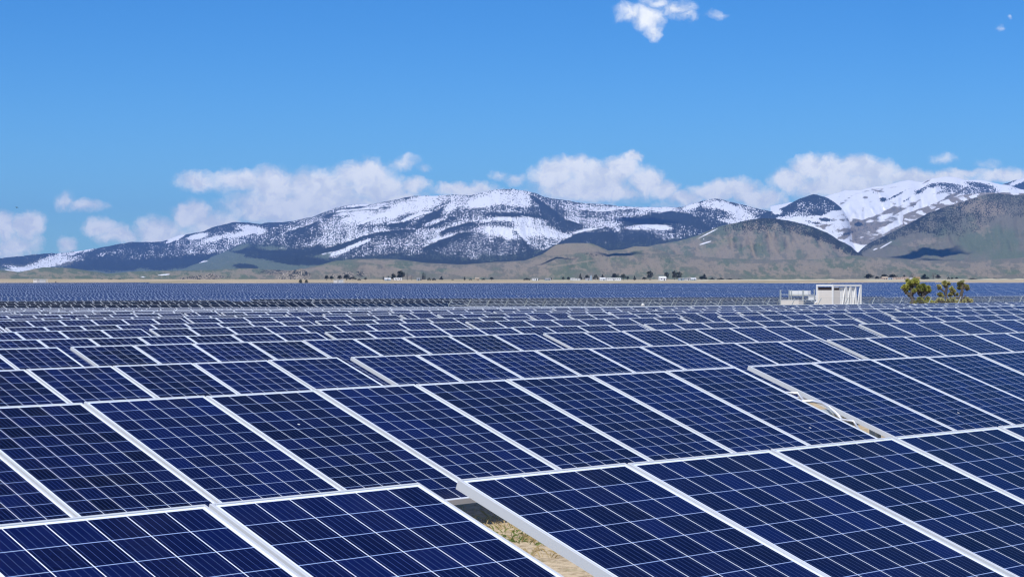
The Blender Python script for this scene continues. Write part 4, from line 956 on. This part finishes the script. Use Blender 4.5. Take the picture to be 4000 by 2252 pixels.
house(2128, 2150, 1081, 'wall_blue', 'roof_grey', 'blue shed beside the narrow black tree', 'shed', 'gable', 2, name='shed')
house(2228, 2246, 1079, 'wall_white', 'roof_white', 'white mobile home, left of the two by the pine', 'trailer', 'trailer', 2, name='mobile_home')
house(2248, 2266, 1080, 'wall_white', 'roof_grey', 'white mobile home, right of the two by the pine', 'trailer', 'trailer', 2, name='mobile_home')
house(2286, 2304, 1081, 'wall_white', 'roof_grey', 'small white shed under the flat-topped tree', 'shed', 'gable', 2, name='shed')
house(2342, 2364, 1078, 'wall_white', 'roof_white', 'white arched-looking house at the left end of the long white building', 'house', 'gable', 2)
house(2366, 2426, 1078, 'wall_white', 'roof_white', 'long white building in the middle of the farms', 'building', 'flat', 7, rot=.1, name='long_building')
house(2573, 2601, 1073, 'wall_white', 'roof_white', 'white hall with sloping roof right of the tall eucalyptus', 'building', 'gable', 2, name='hall')
house(2650, 2672, 1081, 'wall_blue', 'roof_white', 'pale grey shed, left of the row below the pair of eucalyptus', 'shed', 'flat', 3, name='shed')
house(2676, 2694, 1082, 'wall_white', 'roof_grey', 'white shed in the middle of the row below the eucalyptus', 'shed', 'gable', 2, name='shed')
house(2697, 2718, 1081, 'wall_blue', 'roof_white', 'pale grey shed, right of the row left of the big pine', 'shed', 'gable', 2, name='shed')
house(3444, 3467, 1074, 'wall_pink', 'roof_tan', 'pink adobe house with sloping roof, leftmost of the adobe houses', 'house', 'gable', 2)
house(3467, 3485, 1079, 'wall_blue', 'roof_white', 'low blue-grey annex between the adobe houses', 'annex', 'flat', 2, name='annex')
house(3486, 3514, 1076, 'wall_pink', 'roof_tan', 'flat pink adobe house in the middle of the three', 'house', 'flat', 3)
house(3516, 3546, 1075, 'wall_pink', 'roof_tan', 'flat pink adobe house, rightmost of the three', 'house', 'flat', 3)
house(3554, 3566, 1079, 'wall_white', 'roof_white', 'white van-sized trailer left of the ochre tower', 'trailer', 'trailer', 1, name='trailer')
house(3573, 3593, 1074, 'wall_ochre', 'roof_tan', 'ochre square tower house right of the white trailer', 'house', 'flat', 2)
def silo():
    Y = 1800.; X = (2309 - 2000) / FPX * Y; gz = float(ground_z(X, Y))
    root = bpy.data.objects.new('silo', None); COL.objects.link(root); root.location = (X, Y, gz)
    mb = MB(); mb.tube([(0, 0, 0), (0, 0, 4.6)], .95, 16); obj('tank', mb.me('tank', M['wall_blue'], smooth=False), root)
    mb = MB(); mb.tube([(0, 0, 4.6), (0, 0, 5.4)], [1.0, .1], 16); obj('lid', mb.me('lid', M['grey_metal']), root)
    tag(root, 'blue-grey silo beside the flat-topped dark tree', 'silo')
silo()

def berm(x0, x1, y, Y, hgt, wid, label):
    n = 160; r = np.random.default_rng(int(x0)); xs = np.linspace(x0, x1, n); V = []; F = []
    for i, xp in enumerate(xs):
        yy = Y + 26 * math.sin(i * .05); X = (xp - 2000) / FPX * yy; gz = float(ground_z(X, yy)); h = hgt * (.55 + .9 * vnoise(i * .35, 1.5, 7)) * min(1, i / 6, (n - 1 - i) / 6)
        V += [(X, yy - wid, gz - .2), (X + r.normal(0, .3), yy - wid * .4, gz + h * .8), (X, yy, gz + h), (X, yy + wid, gz - .2)]
        if i:
            b = (i - 1) * 4
            for j in range(3): F.append((b + j, b + 4 + j, b + 5 + j, b + 1 + j))
    tag(obj('earth_berm', mesh('earth_berm', V, F, [M['sand_pale']])), kind='structure')
berm(2050, 2780, 1088, 1700, 1.0, 6, '')
berm(2700, 4150, 1086, 1760, 1.2, 6, '')
berm(2900, 4200, 1095, 1470, .6, 5, '')

# ------------------------------------------------------------------ fences
def chain_mat():
    m, g = mat('chain_link')
    t = g.n('ShaderNodeBsdfTransparent'); d = g.n('ShaderNodeBsdfPrincipled', {'Base Color': (.42, .44, .44, 1), 'Roughness': .5, 'Metallic': .3})
    uv = g.sep(g.n('ShaderNodeUVMap').outputs[0])
    def wire(a): return g.m('LESS_THAN', g.m('ABSOLUTE', g.m('SUBTRACT', g.m('FRACT', a), .5)), .028)
    w = g.m('MAXIMUM', wire(g.m('ADD', uv[0], uv[1])), wire(g.m('SUBTRACT', uv[0], uv[1])))
    mx = g.n('ShaderNodeMixShader', {0: w, 1: t.outputs[0], 2: d.outputs[0]})
    g.t.links.new(mx.outputs[0], g.n('ShaderNodeOutputMaterial').inputs[0]); return m
M['chain'] = chain_mat()
def fence_post(sx):
    mb = MB(); mb.tube([(0, 0, -.3), (0, 0, 1.95)], .036, 8); mb.tube([(0, 0, 1.9), (sx * .42, 0, 2.42)], .032, 8)
    return mb.me('post', M['post_grey'])
def fence(name, label, d0, s0, dd, dss, n, step, out):
    """runs from (d0, s0) by (dd, dss) per metre; out = unit vector in (d, s) the arms lean to"""
    x0, y0 = xy(d0, s0); root = bpy.data.objects.new(name, None); COL.objects.link(root); root.location = (x0, y0, 0)
    tag(root, label, 'fence')
    ox, oy = xy(*out); ang = math.atan2(oy, ox); me = fence_post(1.0)
    pts = []
    for k in range(n):
        x, y = xy(d0 + dd * step * k, s0 + dss * step * k); z = float(ground_z(x, y)); pts.append((x - x0, y - y0, z))
        obj('post', me, root, pts[-1], (random.uniform(-.02, .02), random.uniform(-.02, .02), ang + random.uniform(-.06, .06)))
    V = []; F = []; U = []
    for k in range(n - 1):
        a, b = pts[k], pts[k + 1]; i = len(V)
        V += [(a[0], a[1], a[2]), (b[0], b[1], b[2]), (b[0], b[1], b[2] + 1.9), (a[0], a[1], a[2] + 1.9)]; F.append((i, i + 1, i + 2, i + 3))
        u0 = k * step / .07; u1 = (k + 1) * step / .07; U += [(u0, 0), (u1, 0), (u1, 1.9 / .07), (u0, 1.9 / .07)]
    obj('chain_link_mesh', mesh('chain_link_mesh', V, F, [M['chain']], uv=U), root)
    for h, off, nm in ((1.93, 0, 'top_rail'), (2.1, .14, 'barbed_wire'), (2.25, .27, 'barbed_wire'), (2.41, .41, 'barbed_wire')):
        mb = MB(); mb.tube([(p[0] + ox * off, p[1] + oy * off, p[2] + h) for p in pts], .022 if off == 0 else .007, 5)
        obj(nm, mb.me(nm, M['steel']), root)
FD, FS = 127.0, 115.6
fence('chain_link_fence', 'chain-link fence with outward-leaning arms, nearer one running in front of the Joshua trees', FD, FS, -1, 0, 33, 2.44, (0, 1))
fence('chain_link_fence', 'chain-link fence in front of the black panels, farther one behind the white container', FD, FS + 2.44, 0, 1, 46, 2.44, (-1, 0))

# ------------------------------------------------------------------ inverter station: container frame, switchgear rack, cabinets
def axes_root(name, d, s, z=None):
    x, y = xy(d, s); gz = float(ground_z(x, y)) if z is None else z
    root = bpy.data.objects.new(name, None); COL.objects.link(root)
    root.matrix_world = Matrix(((UVc[0], NV[0], 0, x), (UVc[1], NV[1], 0, y), (0, 0, 1, gz), (0, 0, 0, 1)))
    return root
def container(d, s, z, W, L, H, label, group=None):
    """local x along the rows (long side), y across; near corner at the origin"""
    root = axes_root('inverter_container', d, s, z); tag(root, label, 'container', group)
    fr = MB(); b = .17
    for x in (0, L - b):
        for y in (0, W - b): fr.box(x, x + b, y, y + b, 0, H)
    fr.box(b, L - b, 0, b, H - .2, H - .002); fr.box(b, L - b, W - b, W, H - .2, H - .002); fr.box(b, L - b, 0, b, .002, .18); fr.box(b, L - b, W - b, W, .002, .18)
    for x in (0, L - b): fr.box(x, x + b, b, W - b, H - .18, H - .004); fr.box(x, x + b, b, W - b, .004, .16)
    obj('frame', fr.me('frame', M['white_paint']), root)
    dr = MB(); dr.box(.12, .18, b, W - b, .16, H - .62); obj('door', dr.me('door', M['cream_paint']), root)
    sl_ = MB(); sl_.box(.14, .20, b, W - b, H - .60, H - .30); obj('louvre', sl_.me('louvre', M['dark_slot']), root)
    bx = MB(); bx.box(.35, L * .26, .10, W - .2, .16, H - .62); obj('side_panel', bx.me('side_panel', M['cream_paint']), root)
    sl_ = MB(); sl_.box(.35, L * .24, .12, W - .22, H - .615, H - .36); obj('louvre', sl_.me('louvre', M['dark_slot']), root)
    # corrugated inner box
    cb = MB(); x0, x1 = L * .27, L * .86; n = 26
    for k in range(n):
        xa = x0 + (x1 - x0) * k / n; xb = x0 + (x1 - x0) * (k + 1) / n
        cb.box(xa, xb, .17 + (.06 if k % 2 else 0), W - .3, .2, H - .3)
    obj('corrugated_wall', cb.me('corrugated_wall', M['white_paint']), root)
    for a, c in ((.30, .44), (.44, .50), (.50, .60), (.60, .68), (.68, .80), (.80, .84), (.84, .96)):
        br = MB(); up = a in (.30, .50, .68, .84)
        br.bar((L * (a if up else c), .06, .2), (L * (c if up else a), .06, H - .22), .11, .09); obj('brace', br.me('brace', M['white_paint']), root)
    for xx in (.46, .62, .79):
        br = MB(); br.box(L * xx, L * xx + .12, .02, .14, .18, H - .2); obj('upright', br.me('upright', M['white_paint']), root)
    gear = MB(); gear.box(L * .76, L * .90, .6, W - .5, .2, 1.4); gear.tube([(L * .82, 1.0, 1.4), (L * .82, 1.0, 2.2)], .16, 10); obj('machinery', gear.me('machinery', M['grey_metal']), root)
    return root
def on_px(xp, Y): X = (xp - 2000) / FPX * Y; return ds(X, Y)
cd, cs = on_px(3254, 203)
zc = CAMZ + (1126 - 1104) / FPX * 203 - 3.25
container(cd, cs, zc, 2.25, 5.3, 3.25, 'open white container frame with braces, standing behind the near fence')

def rack():
    d, s = on_px(3181, 201); gz = float(ground_z(*xy(d, s)))
    root = axes_root('switchgear_rack', d, s, gz); k = 201 / FPX / .806
    tag(root, 'switchgear rack of galvanised posts with a white enclosure, left of the container', 'electrical rack')
    top = CAMZ + (1126 - 1125) / FPX * 201 - gz
    for xp, h in ((3048, 0), (3082, .0), (3091, 0), (3137, -.02), (3181, .05)):
        mb = MB(); y = (3181 - xp) * k; w = .13 if xp in (3137, 3048) else .09
        mb.box(-w / 2, w / 2, y - w / 2, y + w / 2, -.2, top + h); obj('post', mb.me('post', M['steel']), root)
    z1 = CAMZ + (1126 - 1128) / FPX * 201 - gz; z0 = CAMZ + (1126 - 1151) / FPX * 201 - gz
    mb = MB(); ya, yb = (3181 - 3153) * k, (3181 - 3078) * k
    mb.box(.12, .62, ya, yb, z0, z1); o = obj('enclosure', mb.me('enclosure', M['white_paint']), root)
    sm = MB(); sm.box(.105, .118, (ya + yb) / 2 - .01, (ya + yb) / 2 + .01, z0, z1); obj('seam', sm.me('seam', M['grey_metal']), o)
    mb = MB(); mb.box(.05, .45, (3181 - 3178) * k, (3181 - 3157) * k, CAMZ + (1126 - 1164) / FPX * 201 - gz, CAMZ + (1126 - 1146) / FPX * 201 - gz); o = obj('meter_box', mb.me('meter_box', M['white_paint']), root)
    mb = MB(); mb.box(.03, .05, (3181 - 3177) * k, (3181 - 3158) * k, CAMZ + (1126 - 1152) / FPX * 201 - gz, CAMZ + (1126 - 1151) / FPX * 201 - gz); obj('lid', mb.me('lid', M['grey_metal']), o)
    mb = MB(); mb.box(-.03, .03, .05, (3181 - 3050) * k, top - .55, top - .47); obj('cross_rail', mb.me('cross_rail', M['steel']), root)
    mb = MB(); mb.box(.0, .06, .05, (3181 - 3137) * k, z0 - .42, z0 - .36); obj('cross_rail', mb.me('cross_rail', M['steel']), root)
rack()
def cabinet():
    d, s = on_px(3120, 197); gz = float(ground_z(*xy(d, s)))
    root = axes_root('electrical_cabinet', d, s, gz); k = 197 / FPX / .806
    tag(root, 'low cream electrical cabinet with four doors, below the switchgear rack', 'cabinet')
    h = CAMZ + (1126 - 1164.5) / FPX * 197 - gz; w = 70 * k
    mb = MB(); mb.box(0, .8, 0, w, -.1, h - .04); obj('body', mb.me('body', M['cream_paint']), root)
    mb = MB(); mb.box(-.03, .83, -.03, w + .03, h - .04, h); obj('lid', mb.me('lid', M['white_paint']), root)
    for j in range(4):
        a = w * j / 4 + .02; mb = MB(); mb.box(-.02, -.001, a, a + w / 4 - .04, .1, h - .08); o = obj('door', mb.me('door', M['cream_paint']), root)
        mb = MB(); mb.box(-.05, -.021, a + w / 8 - .06, a + w / 8 + .06, h * .68, h * .76); obj('handle', mb.me('handle', M['dark_slot']), o)
cabinet()
def pedestal(xp, y, Y, label):
    d, s = on_px(xp, Y); root = axes_root('marker_pedestal', d, s); gz = root.matrix_world.translation.z
    h = CAMZ + (1126 - y) / FPX * Y - gz
    mb = MB(); mb.box(-.12, .12, -.12, .12, -.1, h - .12); obj('body', mb.me('body', M['cream_paint']), root)
    mb = MB(); mb.tube([(0, 0, h - .12), (0, 0, h)], [.15, .09], 10); obj('cap', mb.me('cap', M['white_paint']), root)
    tag(root, label, 'pedestal')
pedestal(2511, 1178, 176, 'small white pedestal standing alone before the far fence')
pedestal(3187, 1170, 198, 'cream pedestal between the rack and the container')
pedestal(3128, 1166, 198, 'cream pedestal just right of the four-door cabinet')
for xp0, xp1, yt, lb in ((110, 164, 1083, 'white inverter station on the left skyline of the panels'), (1290, 1332, 1085, 'small white inverter station in front of the dark trees')):
    d, s = on_px((xp0 * .37 + xp1 * .63), 1395); L_ = (xp1 - xp0) * .62 * 1395 / FPX / .72; W_ = (xp1 - xp0) * .36 * 1395 / FPX / .72
    z_ = float(ground_z(*xy(d, s))); H_ = CAMZ + (1126 - yt) / FPX * 1395 - z_
    container(d, s, z_, W_, L_, max(H_, 2.6), lb, 'far inverter stations')

# ------------------------------------------------------------------ grass in the gap, bird, clouds overhead
def grass():
    r = np.random.default_rng(3)
    for nm, m, n, lst in (('dry_grass', 'grass_dry', 7000, None), ('green_grass', 'grass_green', 700, None)):
        mb = MB()
        for _ in range(n):
            if nm == 'dry_grass': d, s = (r.uniform(12.4, 16.2), r.uniform(11, 17.5)) if _ % 2 else (r.uniform(9.0, 21), r.uniform(6, 28))
            else: d, s = r.normal(14.6, .45), r.normal(14.2, .8)
            if vnoise(d * 1.4, s * 1.4, 5) < (.56 if nm == 'dry_grass' else .45): continue
            x, y = xy(d, s); z = float(ground_z(x, y)); h = r.uniform(.025, .085) * (.7 if nm == 'green_grass' else 1); a = r.uniform(0, 6.28); w = .006
            lx, ly = r.normal(0, .06, 2)
            mb.add([(x - w * math.cos(a), y - w * math.sin(a), z - .01), (x + w * math.cos(a), y + w * math.sin(a), z - .01), (x + lx * .4, y + ly * .4, z + h * .7), (x + lx, y + ly, z + h)], [(0, 1, 2), (0, 2, 3)])
        tag(obj(nm, mb.me(nm, M[m])), kind='stuff')
grass()

def bird():
    Y = 240.; x, y, z = px(66, 804, Y)
    bm = bmesh.new()
    # body, tail and two raised wings as one skin
    pts = [(0, -.20, 0, .012), (0, -.13, .01, .035), (0, -.03, 0, .05), (0, .10, 0, .035), (0, .22, .01, .02)]
    me = bpy.data.meshes.new('bird'); vs = [Vector(p[:3]) for p in pts]; rad = [p[3] for p in pts]; es = [(i, i + 1) for i in range(4)]
    for sx in (-1, 1):
        b = len(vs); vs += [Vector((sx * .13, -.02, .05)), Vector((sx * .27, .03, .03))]; rad += [.03, .012]; es += [(2, b), (b, b + 1)]
    me.from_pydata([tuple(v) for v in vs], es, []); me.update()
    o = bpy.data.objects.new('bird', me); COL.objects.link(o); o.location = (x, y, z); o.rotation_euler = (0, .15, R(50))
    sk = o.modifiers.new('skin', 'SKIN'); me.materials.append(M['bird'])
    for i, v in enumerate(me.skin_vertices[0].data): v.radius = (rad[i], rad[i] * (.5 if i > 4 else 1)); v.use_root = (i == 2)
    o.modifiers.new('sub', 'SUBSURF').levels = 1
    tag(o, 'small dark bird flying above the clouds at left', 'bird')
bird()

M['cloud'] = simple('cloud_white', (.85, .86, .88), 1.0, 0, .02, .01, 0)
def cloud(x, y, Y, rx, ry, t_up, seed, label):
    """a small cumulus well above the picture, between the sun and the hillside at photo pixel x, y"""
    g0 = Vector(px(x, y, Y)); c = g0 + SUNV * t_up
    bm = bmesh.new(); bmesh.ops.create_icosphere(bm, subdivisions=4, radius=1.0); r = np.random.default_rng(seed)
    for v in bm.verts:
        n = v.co.normalized(); k = .78 + .5 * float(fbm(np.array([n.x * 2.2 + seed]), np.array([n.y * 2.2 + n.z * 1.7]), seed, 4)[0])
        v.co = Vector((n.x * rx * k, n.y * ry * k, n.z * min(rx, ry) * .45 * k if n.z > 0 else n.z * min(rx, ry) * .16 * k))
    me = bpy.data.meshes.new('cloud'); bm.to_mesh(me); bm.free(); me.materials.append(M['cloud'])
    me.polygons.foreach_set('use_smooth', np.ones(len(me.polygons), dtype=bool))
    o = obj('cloud', me, None, c); tag(o, label, 'cloud', 'small clouds over the foothills')
cloud(3640, 968, 5300, 120, 210, 5600, 1, 'largest small cloud over the right foothills, shading the forested slope')
cloud(3560, 985, 5000, 70, 120, 5600, 4, 'small cloud beside the largest one over the right foothills')
cloud(2425, 1000, 3900, 46, 120, 4600, 2, 'small cloud over the middle foothills, shading a knoll')
cloud(2170, 1030, 3500, 40, 60, 4300, 3, 'smallest cloud, over the low foothills left of the knoll')
cloud(2520, 835, 10400, 190, 330, 10500, 5, 'long cloud over the snowy main range')
cloud(3690, 1008, 4300, 70, 70, 5200, 6, 'thin small cloud over the lower right foothills')
